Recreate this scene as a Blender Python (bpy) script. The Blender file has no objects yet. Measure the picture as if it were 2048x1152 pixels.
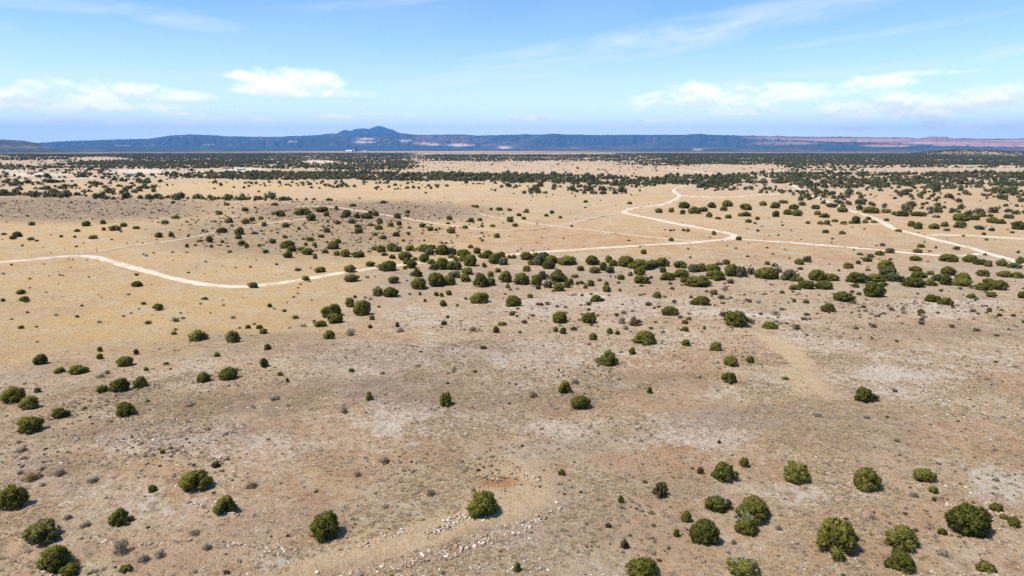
import bpy, math, random
import numpy as np
random.seed(7)
RNG = np.random.default_rng(11)
R = math.radians

# ------------------------------------------------------------------ camera
H_CAM = 38.0
F = 1365.0                      # focal length in photo pixels (24 mm on 36 mm)
HOR = 298.0                     # photo row of the true horizon
PITCH = math.atan((576 - HOR) / F)
scene = bpy.context.scene
cd = bpy.data.cameras.new('camera')
cd.sensor_width = 36.0
cd.lens = F / 2048 * 36.0
cd.clip_start = 0.5
cd.clip_end = 200000
cam = bpy.data.objects.new('camera', cd)
scene.collection.objects.link(cam)
cam.location = (0, 0, H_CAM)
cam.rotation_euler = (math.pi / 2 - PITCH, 0, 0)
scene.camera = cam
CF = np.array([0, math.cos(PITCH), -math.sin(PITCH)])
CU = np.array([0, math.sin(PITCH), math.cos(PITCH)])


def ray(u, v):
    u = np.asarray(u, float); v = np.asarray(v, float)
    a = (u - 1024) / F; b = -(v - 576) / F
    return np.stack([a, CF[1] + b * CU[1], CF[2] + b * CU[2]], -1)


def azel(u, v):
    d = ray(u, v)
    return math.atan2(d[0], d[1]), math.atan2(d[2], math.hypot(d[0], d[1]))


def project(x, y, z):
    zc = y * CF[1] + (z - H_CAM) * CF[2]
    yc = y * CU[1] + (z - H_CAM) * CU[2]
    zc = np.where(zc < 1e-3, 1e-3, zc)
    return 1024 + F * x / zc, 576 - F * yc / zc


# ------------------------------------------------------------------ world and sun
SUN_EL, SUN_AZ = 61.0, -114.0          # azimuth clockwise from the view direction (+Y); negative = left
SKY_STRENGTH = 0.15
SUN_STRENGTH = 4.9
EXPOSURE = 0.26
sv = scene.view_settings
sv.view_transform = 'Standard'; sv.look = 'None'; sv.gamma = 1; sv.exposure = EXPOSURE
sv.use_curve_mapping = False

sd = bpy.data.lights.new('sun', 'SUN')
sd.energy = SUN_STRENGTH; sd.angle = R(0.53); sd.color = (1.0, 0.955, 0.89)
sun = bpy.data.objects.new('sun', sd)
scene.collection.objects.link(sun)
sun.rotation_euler = (R(90 - SUN_EL), 0, R(180 - SUN_AZ))
sun.location = (-200, -100, 400)

world = bpy.data.worlds.new('World'); scene.world = world
world.use_nodes = True
W = world.node_tree; W.nodes.clear()


class NT:
    """small node helper"""
    def __init__(s, t): s.t = t
    def n(s, typ, **kw):
        nd = s.t.nodes.new(typ)
        for k, v in kw.items(): setattr(nd, k, v)
        return nd
    def put(s, sock, val):
        if val is None: return
        if hasattr(val, 'is_linked') or isinstance(val, bpy.types.NodeSocket): s.t.links.new(val, sock)
        else: sock.default_value = val
    def m(s, op, a, b=None, c=None, clamp=False):
        nd = s.n('ShaderNodeMath', operation=op); nd.use_clamp = clamp
        s.put(nd.inputs[0], a); s.put(nd.inputs[1], b); s.put(nd.inputs[2], c)
        return nd.outputs[0]
    def ss(s, x, a, b):
        nd = s.n('ShaderNodeMapRange', interpolation_type='SMOOTHSTEP')
        s.put(nd.inputs['Value'], x); nd.inputs['From Min'].default_value = a; nd.inputs['From Max'].default_value = b
        return nd.outputs[0]
    def mix(s, f, a, b):
        nd = s.n('ShaderNodeMix', data_type='RGBA')
        s.put(nd.inputs[0], f); s.put(nd.inputs[6], a); s.put(nd.inputs[7], b)
        return nd.outputs[2]
    def noise(s, vec, scale, detail=3, rough=0.55, dist=0.0):
        nd = s.n('ShaderNodeTexNoise')
        s.put(nd.inputs['Vector'], vec); nd.inputs['Scale'].default_value = scale
        nd.inputs['Detail'].default_value = detail; nd.inputs['Roughness'].default_value = rough
        nd.inputs['Distortion'].default_value = dist
        return nd.outputs['Fac']
    def xyz(s, x, y, z=0.0):
        nd = s.n('ShaderNodeCombineXYZ'); s.put(nd.inputs[0], x); s.put(nd.inputs[1], y); s.put(nd.inputs[2], z)
        return nd.outputs[0]


def build_world():
    w = NT(W)
    out = w.n('ShaderNodeOutputWorld'); bg = w.n('ShaderNodeBackground')
    bg.inputs['Strength'].default_value = SKY_STRENGTH
    W.links.new(bg.outputs[0], out.inputs[0])
    sky = w.n('ShaderNodeTexSky', sky_type='NISHITA')
    sky.sun_disc = False
    sky.sun_elevation = R(SUN_EL); sky.sun_rotation = R(SUN_AZ)
    sky.altitude = 1500; sky.air_density = 1.0; sky.dust_density = 0.6; sky.ozone_density = 1.0
    tc = w.n('ShaderNodeTexCoord')
    sp = w.n('ShaderNodeSeparateXYZ'); W.links.new(tc.outputs['Generated'], sp.inputs[0])
    az = w.m('ARCTAN2', sp.outputs[0], sp.outputs[1])
    el = w.m('ARCSINE', sp.outputs[2])
    # ---- cumulus: soft banks low over the horizon, edges broken up by noise
    pc = w.xyz(az, w.m('MULTIPLY', el, 1.7), 0.3)
    nz = w.noise(pc, 17, 7, 0.58, 0.25)
    nbig = w.noise(pc, 5.0, 2, 0.5)
    acc = None
    clouds = [(30, 208, 90, 20), (-60, 200, 90, 16), (215, 190, 110, 20), (330, 193, 90, 11), (200, 212, 130, 10),
              (570, 168, 80, 24), (590, 186, 105, 11), (485, 152, 40, 9), (680, 234, 42, 6), (765, 229, 40, 5), (470, 238, 80, 5),
              (1075, 239, 62, 6), (1440, 200, 150, 25), (1580, 188, 120, 18), (1730, 168, 70, 13), (1500, 224, 60, 9),
              (1830, 218, 150, 24), (2010, 202, 90, 22), (1900, 250, 70, 9), (2010, 254, 60, 9), (1710, 260, 50, 6),
              (1880, 145, 60, 6), (2150, 205, 120, 22), (1330, 241, 50, 4), (1235, 252, 40, 4), (870, 246, 20, 3),
              (180, 245, 120, 6), (380, 228, 40, 5)]
    for (u, v, ru, rv) in clouds:
        a0, e0 = azel(u, v)
        ra = ru / F * 1.3; re = rv / F * 1.3
        dx = w.m('DIVIDE', w.m('SUBTRACT', az, a0), ra)
        dy = w.m('DIVIDE', w.m('SUBTRACT', el, e0), re)
        dy = w.m('MAXIMUM', dy, w.m('MULTIPLY', dy, -1.6))
        e = w.m('SUBTRACT', 1.0, w.m('ADD', w.m('MULTIPLY', dx, dx), w.m('MULTIPLY', dy, dy)))
        acc = e if acc is None else w.m('MAXIMUM', acc, e)
    # the same kind of cloud bank goes on round the rest of the horizon
    side = w.ss(w.m('ABSOLUTE', az), 0.72, 0.95)
    band = w.m('SUBTRACT', 1.0, w.m('POWER', w.m('DIVIDE', w.m('SUBTRACT', el, 0.085), 0.05), 2.0))
    rest = w.m('MULTIPLY', w.m('MAXIMUM', w.m('SUBTRACT', w.m('MULTIPLY', band, w.m('MULTIPLY', nbig, 1.8)), 0.7), -1.0), 1.0)
    rest = w.m('ADD', rest, w.m('MULTIPLY', w.m('SUBTRACT', side, 1.0), 4.0))
    acc = w.m('MAXIMUM', w.m('MAXIMUM', acc, rest), -2.0)
    d = w.m('ADD', w.m('MULTIPLY', acc, 0.85), w.m('MULTIPLY', w.m('SUBTRACT', nz, 0.52), 3.0))
    cum = w.ss(d, -0.2, 1.0)
    up = w.xyz(az, w.m('MULTIPLY', w.m('ADD', el, 0.006), 1.7), 0.3)
    lightside = w.ss(w.m('SUBTRACT', nz, w.noise(up, 17, 7, 0.58, 0.25)), -0.10, 0.07)
    # ---- cirrus: long combed streaks
    def rot(a0, e0, ang):
        x = w.m('SUBTRACT', az, a0); y = w.m('SUBTRACT', el, e0)
        c, s_ = math.cos(ang), math.sin(ang)
        X = w.m('ADD', w.m('MULTIPLY', x, c), w.m('MULTIPLY', y, s_))
        Y = w.m('SUBTRACT', w.m('MULTIPLY', y, c), w.m('MULTIPLY', x, s_))
        return X, Y
    cir = None
    for (u, v, ru, rv, ang, st) in [(1330, 75, 420, 34, 0.14, 1.0), (1180, 105, 260, 16, 0.05, 0.9), (1640, 22, 260, 26, 0.2, 0.8),
                                    (880, 162, 130, 15, 0.12, 0.9), (1050, 152, 120, 6, 0.03, 0.8), (1960, 112, 170, 11, 0.13, 1.0),
                                    (370, 42, 110, 16, -0.06, 0.55), (120, 8, 220, 14, 0.02, 0.5), (1470, 165, 90, 7, 0.0, 0.7),
                                    (700, 10, 200, 10, 0.1, 0.5), (0, 52, 30, 8, 0, 0.9), (1700, 140, 240, 8, 0.05, 0.6),
                                    (250, 150, 300, 10, 0.05, 0.45), (1800, 60, 220, 8, 0.1, 0.5)]:
        a0, e0 = azel(u, v)
        X, Y = rot(a0, e0, ang)
        e = w.m('SUBTRACT', 1.0, w.m('ADD', w.m('POWER', w.m('DIVIDE', X, ru / F), 2.0), w.m('POWER', w.m('DIVIDE', Y, rv / F), 2.0)))
        e = w.m('MULTIPLY', w.m('MAXIMUM', e, 0.0), st)
        cir = e if cir is None else w.m('MAXIMUM', cir, e)
    Xg, Yg = rot(0, 0, 0.11)
    streak = w.noise(w.xyz(w.m('MULTIPLY', Xg, 0.16), Yg, 0.0), 34, 6, 0.6, 0.6)
    wide = w.noise(w.xyz(w.m('MULTIPLY', Xg, 0.35), Yg, 4.0), 9, 3, 0.5, 0.3)
    restc = w.m('MULTIPLY', w.m('MULTIPLY', side, w.ss(el, 0.05, 0.2)), w.ss(wide, 0.5, 0.8))
    cir = w.m('MAXIMUM', cir, restc)
    cirrus = w.m('MULTIPLY', w.m('POWER', cir, 0.8), w.ss(streak, 0.28, 0.82))
    cirrus = w.m('ADD', cirrus, w.m('MULTIPLY', w.ss(wide, 0.45, 0.8), 0.16))
    cirrus = w.m('MULTIPLY', cirrus, 0.72, clamp=True)
    # slightly milky sky
    hsv = w.n('ShaderNodeHueSaturation'); hsv.inputs['Saturation'].default_value = 1.38
    hsv.inputs['Value'].default_value = 1.0
    W.links.new(sky.outputs[0], hsv.inputs['Color'])
    s = 1.0 / SKY_STRENGTH
    # sky brightened towards the horizon, added to offset the dimming haze, all round
    horizon_lift = w.m('MULTIPLY', w.m('EXPONENT', w.m('MULTIPLY', w.m('MAXIMUM', el, 0.0), -13.0)), 0.88)
    base = w.mix(horizon_lift, hsv.outputs[0], (1.46 * s, 1.68 * s, 1.70 * s, 1))
    col = w.mix(cirrus, base, (1.0 * s, 1.02 * s, 1.04 * s, 1))
    ccol = w.mix(lightside, (1.14 * s, 1.18 * s, 1.22 * s, 1), (1.46 * s, 1.44 * s, 1.37 * s, 1))
    col = w.mix(w.m('MULTIPLY', cum, 0.92), col, ccol)
    W.links.new(col, bg.inputs['Color'])


build_world()
world.cycles.sampling_method = 'MANUAL'
world.cycles.sample_map_resolution = 512
scene.cycles.use_denoising = False
scene.cycles.max_bounces = 4
scene.cycles.diffuse_bounces = 2
scene.cycles.volume_bounces = 0
scene.cycles.transparent_max_bounces = 4
COL = scene.collection

# ------------------------------------------------------------------ noise and terrain height


def hash2(ix, iy, seed):
    n = (ix.astype(np.int64) * 374761393 + iy.astype(np.int64) * 668265263 + seed * 1442695041) & 0xFFFFFFFF
    n = ((n ^ (n >> 13)) * 1274126177) & 0xFFFFFFFF
    n = n ^ (n >> 16)
    return (n & 0xFFFF) / 65535.0


def vnoise(x, y, seed=0):
    x = np.asarray(x, float); y = np.asarray(y, float)
    ix = np.floor(x); iy = np.floor(y)
    fx = x - ix; fy = y - iy
    fx = fx * fx * fx * (fx * (fx * 6 - 15) + 10); fy = fy * fy * fy * (fy * (fy * 6 - 15) + 10)
    a = hash2(ix, iy, seed); b = hash2(ix + 1, iy, seed); c = hash2(ix, iy + 1, seed); d = hash2(ix + 1, iy + 1, seed)
    return a + (b - a) * fx + (c - a) * fy + (a - b - c + d) * fx * fy


def fbm(x, y, sc, oct=4, seed=0, gain=0.5):
    t = 0; amp = 1; tot = 0
    for i in range(oct):
        t = t + amp * vnoise(x / sc + 17.3 * i, y / sc - 9.1 * i, seed + i * 31)
        tot += amp; amp *= gain; sc = sc / 2.03
    return t / tot


def sstep(a, b, x):
    t = np.clip((x - a) / (b - a), 0, 1)
    return t * t * (3 - 2 * t)


def px_flat(u, v, z=0.0):
    d = ray(u, v); t = (z - H_CAM) / d[..., 2]
    return d[..., 0] * t, d[..., 1] * t


def gauss(x, y, cx, cy, rx, ry):
    return np.exp(-(((x - cx) / rx) ** 2 + ((y - cy) / ry) ** 2))


PIT = px_flat(1012, 972, 4.0)


def height(x, y, fine=True):
    x = np.asarray(x, float); y = np.asarray(y, float)
    r = np.hypot(x, y)
    e = ((x - 70) / 175) ** 2 + ((y - 40) / 130) ** 2
    z = 4.6 * (1 - sstep(0.25, 1.35, e))                                   # the stony rise in front
    z = z + 5.0 * gauss(x, y, -105, 395, 120, 62) + 5.5 * gauss(x, y, -360, 470, 190, 70)   # low mounds on the left
    z = z + 3.0 * gauss(x, y, 60, 470, 60, 40) * 0.4
    z = z + 24 * gauss(x, y, 2540, 4000, 170, 300) + 14 * gauss(x, y, 2760, 3900, 160, 300) + 8 * gauss(x, y, 2400, 3800, 500, 300)
    z = z + 16 * gauss(x, y, -2300, 2700, 700, 500)
    far = sstep(400, 1500, r)
    z = z + (fbm(x, y, 420, 3, 5) - 0.5) * 5.0 * far
    z = z + (fbm(x, y, 60, 3, 9) - 0.5) * 1.5 * (1 - far)
    if fine:
        near = 1 - sstep(170, 420, r)
        rocky = 1 - sstep(0.6, 1.2, e)
        z = z + near * ((fbm(x, y, 5.5, 3, 21) - 0.5) * 0.34 + (vnoise(x / 1.1, y / 1.1, 77) - 0.5) * 0.10 * (0.4 + 0.6 * rocky))
        # thin limestone ledges: small risers that follow the slope
        q = (0.22 * x + y) / 5.2 + 2.6 * fbm(x, y, 30, 3, 41)
        led = (q - np.floor(q))
        led = np.where(led < 0.88, led / 0.88, (1 - led) / 0.12)
        z = z + near * rocky * sstep(0.45, 0.62, fbm(x, y, 42, 2, 55)) * 0.34 * led
        z = z - 0.55 * gauss(x, y, PIT[0], PIT[1], 2.2, 1.6) * near
    return z


TS = np.concatenate([np.linspace(30, 300, 500), np.geomspace(301, 9000, 500)])


def hit(u, v, c=0.0):
    """points where the sight lines of photo pixels meet the ground (lifted by c)"""
    u = np.atleast_1d(np.asarray(u, float)); v = np.atleast_1d(np.asarray(v, float)); c = np.broadcast_to(np.asarray(c, float), u.shape)
    d = ray(u, v); d = d / np.hypot(d[:, 0], d[:, 1])[:, None]
    T = TS[None, :]
    g = H_CAM + d[:, 2:3] * T - height(d[:, 0:1] * T, d[:, 1:2] * T, False) - c[:, None]
    k = np.argmax(g < 0, axis=1); k = np.where((g < 0).any(1), np.maximum(k, 1), len(TS) - 1)
    i = np.arange(len(u))
    g0, g1 = g[i, k - 1], g[i, k]; t0, t1 = TS[k - 1], TS[k]
    t = t0 + (t1 - t0) * np.clip(g0 / np.where(np.abs(g0 - g1) < 1e-9, 1, g0 - g1), 0, 1)
    x = d[:, 0] * t; y = d[:, 1] * t
    return x, y, height(x, y)


# ------------------------------------------------------------------ materials
def newmat(name):
    m = bpy.data.materials.new(name); m.use_nodes = True
    m.node_tree.nodes.clear()
    w = NT(m.node_tree)
    out = w.n('ShaderNodeOutputMaterial')
    return m, w, out


def bsdf(w, out, col, rough=0.95, normal=None, spec=0.15):
    b = w.n('ShaderNodeBsdfPrincipled')
    w.put(b.inputs['Base Color'], col); w.put(b.inputs['Roughness'], rough)
    b.inputs['Specular IOR Level'].default_value = spec
    if normal is not None: w.put(b.inputs['Normal'], normal)
    w.t.links.new(b.outputs[0], out.inputs[0])
    return b


def c4(r, g, b): return (r, g, b, 1)


def ground_material():
    m, w, out = newmat('ground_soil')
    g = w.n('ShaderNodeNewGeometry'); P = g.outputs['Position']
    za = w.n('ShaderNodeVertexColor', layer_name='zone_a'); zb = w.n('ShaderNodeVertexColor', layer_name='zone_b')
    sa = w.n('ShaderNodeSeparateColor'); w.t.links.new(za.outputs[0], sa.inputs[0])
    sb = w.n('ShaderNodeSeparateColor'); w.t.links.new(zb.outputs[0], sb.inputs[0])
    gold, red, white = sa.outputs; scrub, path, wood = sb.outputs
    n1 = w.noise(P, 0.035, 5, 0.6); n2 = w.noise(P, 0.32, 5, 0.65); n3 = w.noise(P, 2.3, 5, 0.7); n4 = w.noise(P, 9.0, 3, 0.7)
    n5 = w.noise(P, 0.11, 4, 0.6, 0.6)
    nf = w.noise(P, 0.006, 5, 0.62)
    spk1 = w.noise(P, 1.05, 8, 0.74); spk2 = w.noise(P, 3.4, 6, 0.72, 0.4)
    spk3 = w.noise(P, 0.45, 7, 0.72, 0.8)
    col = w.mix(w.ss(n1, 0.3, 0.7), c4(0.470, 0.296, 0.162), c4(0.545, 0.378, 0.228))
    col = w.mix(w.m('MULTIPLY', w.ss(nf, 0.42, 0.66), 0.55), col, c4(0.55, 0.42, 0.285))
    col = w.mix(w.m('MULTIPLY', w.ss(n2, 0.46, 0.68), 0.7), col, c4(0.405, 0.238, 0.130))
    # grey bare flats lie in long drifts between the grass
    col = w.mix(w.m('MULTIPLY', w.ss(w.noise(P, 0.011, 5, 0.62, 1.2), 0.48, 0.58), 0.55), col, c4(0.42, 0.325, 0.235))
    # golden dry grass, reddish earth, worn path
    col = w.mix(w.m('MULTIPLY', gold, w.ss(w.m('ADD', n1, w.m('MULTIPLY', n2, 0.5)), 0.40, 0.85)), col, c4(0.57, 0.372, 0.155))
    col = w.mix(w.m('MULTIPLY', red, w.ss(w.m('ADD', n2, w.m('MULTIPLY', red, 0.3)), 0.35, 0.7)), col, c4(0.44, 0.205, 0.082))
    rough = w.m('SUBTRACT', 1.0, w.m('MAXIMUM', w.m('MULTIPLY', gold, 0.55), w.m('MULTIPLY', path, 0.8)))
    # straw-coloured grass mats, dark litter and brush with the shade of small relief painted in, pale stone chips: all broken up from metres down to centimetres
    grass = w.ss(w.m('ADD', w.m('MULTIPLY', n5, 0.5), w.m('MULTIPLY', spk3, 0.5)), 0.46, 0.58)
    col = w.mix(w.m('MULTIPLY', grass, 0.6), col, c4(0.545, 0.42, 0.26))
    dk = w.m('MAXIMUM', w.ss(spk1, 0.535, 0.62), w.m('MULTIPLY', w.ss(spk3, 0.55, 0.68), 0.8))
    col = w.mix(w.m('MULTIPLY', dk, w.m('MULTIPLY', rough, 0.74)), col, c4(0.195, 0.138, 0.092))
    stone = w.m('ADD', w.m('MULTIPLY', white, 0.20), w.m('MULTIPLY', w.m('SUBTRACT', n5, 0.5), 0.22))
    lt = w.ss(w.m('ADD', w.m('SUBTRACT', 1.0, spk1), stone), 0.56, 0.66)
    lt = w.m('MAXIMUM', lt, w.ss(w.m('ADD', spk2, stone), 0.60, 0.68))
    col = w.mix(w.m('MULTIPLY', lt, w.m('MULTIPLY', rough, 0.68)), col, c4(0.66, 0.565, 0.445))
    col = w.mix(w.m('MULTIPLY', path, 0.95), col, w.mix(w.ss(n3, 0.35, 0.65), c4(0.54, 0.365, 0.19), c4(0.64, 0.47, 0.28)))
    col = w.mix(w.m('MULTIPLY', w.ss(red, 0.55, 1.0), 0.8), col, c4(0.45, 0.225, 0.095))
    col = w.mix(w.m('MULTIPLY', scrub, w.m('MULTIPLY', w.ss(w.m('ADD', w.m('MULTIPLY', spk3, 0.5), w.m('MULTIPLY', n2, 0.5)), 0.34, 0.58), 0.95)), col, c4(0.21, 0.150, 0.110))
    # far away: juniper cover too small to build tree by tree
    wv = w.n('ShaderNodeTexVoronoi'); w.t.links.new(P, wv.inputs['Vector']); wv.inputs['Scale'].default_value = 0.055
    spk = w.ss(w.m('ADD', w.noise(P, 0.045, 3, 0.6), w.m('MULTIPLY', w.noise(P, 0.004, 3, 0.6), 0.6)), 0.62, 0.80)
    col = w.mix(w.m('MULTIPLY', wood, w.m('MAXIMUM', w.m('ADD', 0.12, w.m('MULTIPLY', spk, 0.65)), w.m('MULTIPLY', w.ss(wood, 0.82, 0.92), 0.85))), col, c4(0.050, 0.055, 0.033))
    b1 = w.n('ShaderNodeBump'); b1.inputs['Strength'].default_value = 1.0; b1.inputs['Distance'].default_value = 0.6
    w.put(b1.inputs['Height'], w.m('ADD', w.m('MULTIPLY', n3, 0.8), w.m('MULTIPLY', n4, 0.35)))
    bsdf(w, out, col, 1.0, b1.outputs[0], 0.05)
    return m


def road_material(name, a, b, sc=0.6):
    m, w, out = newmat(name)
    P = w.n('ShaderNodeNewGeometry').outputs['Position']
    n = w.noise(P, sc, 5, 0.65); n2 = w.noise(P, sc * 9, 3, 0.7)
    col = w.mix(w.ss(w.m('ADD', w.m('MULTIPLY', n, 0.6), w.m('MULTIPLY', n2, 0.4)), 0.35, 0.65), a, b)
    col = w.mix(w.m('MULTIPLY', w.ss(w.noise(P, 0.16, 5, 0.7, 0.5), 0.47, 0.60), 0.75), col, c4(0.47, 0.335, 0.21))
    bp = w.n('ShaderNodeBump'); bp.inputs['Strength'].default_value = 0.5; bp.inputs['Distance'].default_value = 0.08
    w.put(bp.inputs['Height'], n2)
    bsdf(w, out, col, 1.0, bp.outputs[0], 0.05)
    return m


def leaf_material(name, cols, trans=0.34):
    """foliage; a different tint for every plant and every sprig"""
    m, w, out = newmat(name)
    oi = w.n('ShaderNodeObjectInfo'); g = w.n('ShaderNodeNewGeometry')
    ri = g.outputs['Random Per Island']
    r = w.n('ShaderNodeValToRGB')
    els = r.color_ramp.elements
    while len(els) < len(cols): els.new(0.5)
    for i, c in enumerate(cols):
        els[i].position = i / (len(cols) - 1); els[i].color = c4(*c)
    f = w.m('ADD', w.m('MULTIPLY', oi.outputs['Random'], 0.66), w.m('MULTIPLY', ri, 0.34))
    w.put(r.inputs[0], f)
    d = w.n('ShaderNodeBsdfDiffuse'); t = w.n('ShaderNodeBsdfTranslucent'); mx = w.n('ShaderNodeMixShader')
    w.put(d.inputs[0], r.outputs[0]); w.put(t.inputs[0], r.outputs[0]); mx.inputs[0].default_value = trans
    w.t.links.new(d.outputs[0], mx.inputs[1]); w.t.links.new(t.outputs[0], mx.inputs[2])
    w.t.links.new(mx.outputs[0], out.inputs[0])
    return m


def random_material(name, cols, rough=0.95, grain=6.0):
    m, w, out = newmat(name)
    oi = w.n('ShaderNodeObjectInfo')
    r = w.n('ShaderNodeValToRGB'); els = r.color_ramp.elements
    while len(els) < len(cols): els.new(0.5)
    for i, c in enumerate(cols):
        els[i].position = i / (len(cols) - 1); els[i].color = c4(*c)
    w.put(r.inputs[0], oi.outputs['Random'])
    P = w.n('ShaderNodeNewGeometry').outputs['Position']
    n = w.noise(P, grain, 4, 0.65)
    col = w.mix(w.m('MULTIPLY', w.ss(n, 0.35, 0.7), 0.5), r.outputs[0], c4(*[k * 0.62 for k in cols[0]]))
    bsdf(w, out, col, rough, None, 0.1)
    return m


M_GROUND = ground_material()
M_ROAD = road_material('pale_gravel', c4(0.55, 0.44, 0.325), c4(0.68, 0.58, 0.465))
M_TRACK = road_material('tan_dirt', c4(0.41, 0.30, 0.195), c4(0.53, 0.41, 0.285))
M_RUT = road_material('packed_earth', c4(0.385, 0.262, 0.142), c4(0.475, 0.345, 0.205), 1.1)
LEAF = {
    'green': leaf_material('juniper_green', [(0.108, 0.120, 0.028), (0.176, 0.174, 0.036), (0.250, 0.234, 0.050), (0.320, 0.285, 0.078)]),
    'grey': leaf_material('juniper_grey_green', [(0.125, 0.130, 0.060), (0.185, 0.182, 0.090), (0.25, 0.235, 0.13)]),
    'light': leaf_material('juniper_yellow_green', [(0.17, 0.17, 0.045), (0.24, 0.215, 0.07), (0.30, 0.255, 0.10)]),
    'brown': leaf_material('dry_brown_leaves', [(0.13, 0.075, 0.035), (0.20, 0.12, 0.06), (0.14, 0.12, 0.05)]),
    'tan': leaf_material('dry_tan_stems', [(0.30, 0.19, 0.09), (0.42, 0.28, 0.14), (0.36, 0.25, 0.14)]),
    'sage': leaf_material('sage_grey', [(0.30, 0.24, 0.165), (0.42, 0.35, 0.255), (0.52, 0.44, 0.33)]),
    'straw': leaf_material('straw', [(0.46, 0.325, 0.17), (0.60, 0.45, 0.26), (0.68, 0.54, 0.34)]),
    'far': leaf_material('juniper_far', [(0.098, 0.106, 0.042), (0.155, 0.156, 0.064), (0.235, 0.220, 0.108)]),  # far leaf tones lightened to put a little haze into the colour
}
M_BARK = random_material('grey_bark', [(0.16, 0.125, 0.095), (0.24, 0.20, 0.165)], 0.95, 12)
M_TWIG = random_material('bare_twigs', [(0.40, 0.375, 0.34), (0.56, 0.54, 0.50)], 0.95, 12)
M_STONE = random_material('limestone', [(0.30, 0.19, 0.11), (0.44, 0.31, 0.195), (0.52, 0.40, 0.27), (0.62, 0.52, 0.39)], 0.95, 5)
M_PALE = random_material('pale_limestone', [(0.50, 0.43, 0.34), (0.64, 0.58, 0.49), (0.70, 0.65, 0.57)], 0.95, 5)
M_DARKSTONE = random_material('dark_stone', [(0.15, 0.115, 0.09), (0.24, 0.19, 0.15)], 0.95, 7)


# ------------------------------------------------------------------ mesh helpers
def face_outward(V, Fc, N):
    """turn each triangle so that it faces along the given vertex normals"""
    g = np.cross(V[Fc[:, 1]] - V[Fc[:, 0]], V[Fc[:, 2]] - V[Fc[:, 0]])
    flip = np.einsum('ij,ij->i', g, N[Fc[:, 0]]) < 0
    Fc = Fc.copy(); Fc[flip] = Fc[flip][:, ::-1]
    return Fc


def mesh_from(name, V, Fc, mat=None, smooth=False):
    me = bpy.data.meshes.new(name)
    V = np.asarray(V, np.float32)
    if isinstance(Fc, np.ndarray):
        n, k = Fc.shape
        me.vertices.add(len(V)); me.vertices.foreach_set('co', V.ravel())
        me.loops.add(n * k); me.loops.foreach_set('vertex_index', Fc.astype(np.int32).ravel())
        me.polygons.add(n); me.polygons.foreach_set('loop_start', np.arange(0, n * k, k, dtype=np.int32))
        me.polygons.foreach_set('loop_total', np.full(n, k, np.int32))
        me.update(calc_edges=True)
    else:
        me.from_pydata([tuple(p) for p in V], [], Fc); me.update()
    if mat: me.materials.append(mat)
    if smooth: me.polygons.foreach_set('use_smooth', np.ones(len(me.polygons), bool))
    return me


def link(name, data, parent=None, loc=None):
    o = bpy.data.objects.new(name, data); COL.objects.link(o)
    if parent is not None: o.parent = parent
    if loc is not None: o.location = loc
    return o


def tag(o, label=None, cat=None, group=None, kind=None):
    if label: o['label'] = label
    if cat: o['category'] = cat
    if group: o['group'] = group
    if kind: o['kind'] = kind
    return o


# ------------------------------------------------------------------ ground sheet
def soft(u, v, cx, cy, rx, ry, k=0.35):
    q = np.sqrt(((u - cx) / rx) ** 2 + ((v - cy) / ry) ** 2)
    return 1 - sstep(1 - k, 1 + k, q)


def linev(u, pts):
    return np.interp(u, [p[0] for p in pts], [p[1] for p in pts])


def tree_cover(u, v):
    """how closely the far junipers stand, 0 to 1"""
    def box(u0, u1, v0, v1, su=40, svv=2.5):
        return sstep(u0 - su, u0 + su, u) * (1 - sstep(u1 - su, u1 + su, u)) * sstep(v0 - svv, v0 + svv, v) * (1 - sstep(v1 - svv, v1 + svv, v))
    D = np.zeros_like(u) + 0.045
    up = lambda d: np.maximum(D, d)
    D = up(0.8 * box(1720, 2900, 299, 331, 60, 2)); D = up(0.7 * box(-900, 200, 299, 331, 40, 2))
    D = up(0.60 * box(-900, 560, 302, 338)); D = up(0.48 * box(520, 830, 305, 338))
    D = up(0.30 * box(-900, 420, 336, 360)); D = up(0.45 * box(830, 1400, 309, 323, 60, 3)); D = up(0.66 * box(1260, 2900, 305, 331, 120, 3))
    D = up(0.10 * box(700, 1360, 323, 345)); D = up(0.55 * box(640, 830, 318, 342, 40, 4))
    vc = linev(u, [(300, 352), (700, 353), (1000, 356), (1250, 363), (1460, 368)])
    th = linev(u, [(330, 4), (520, 8), (1000, 8.5), (1450, 11)])
    D = up((1 - sstep(0.7, 1.25, np.abs(v - vc) / th)) * sstep(250, 420, u) * (1 - sstep(1440, 1520, u)))
    D = up(0.24 * box(400, 1460, 362, 380, 60, 4)); D = up(0.42 * box(1035, 1260, 372, 390, 50, 4))
    D = up(0.62 * box(-900, 150, 363, 397, 35, 3)); D = up(0.34 * box(150, 330, 358, 390, 40, 4))
    row = linev(u, [(180, 398), (420, 399), (670, 404)])
    D = up(1.3 * (1 - sstep(0.6, 1.2, np.abs(v - row) / 2.8)) * sstep(170, 200, u) * (1 - sstep(650, 690, u)))
    D = up(0.35 * box(1350, 2900, 328, 343)); D = up(0.75 * box(1500, 2900, 345, 374, 60, 4)); D = up(0.9 * box(1340, 1520, 351, 369, 30, 3))
    D = up(0.55 * box(1560, 2900, 370, 402, 60, 4)); D = up(0.30 * box(1380, 1600, 366, 402, 40, 5))
    D = up(0.36 * box(1640, 2900, 398, 436, 60, 5))
    D = D * (1 - 0.85 * soft(u, v, 1900, 341, 170, 5)) * (1 - 0.8 * soft(u, v, 1460, 337, 110, 8)) * (1 - 0.8 * soft(u, v, 60, 326, 90, 5))
    for (cx, cy, rx, ry) in [(75, 349, 60, 4), (290, 343, 70, 5), (495, 339, 40, 4), (640, 324, 40, 3), (200, 318, 60, 4)]:
        D = D * (1 - 0.8 * soft(u, v, cx, cy, rx, ry))
    return D


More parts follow.
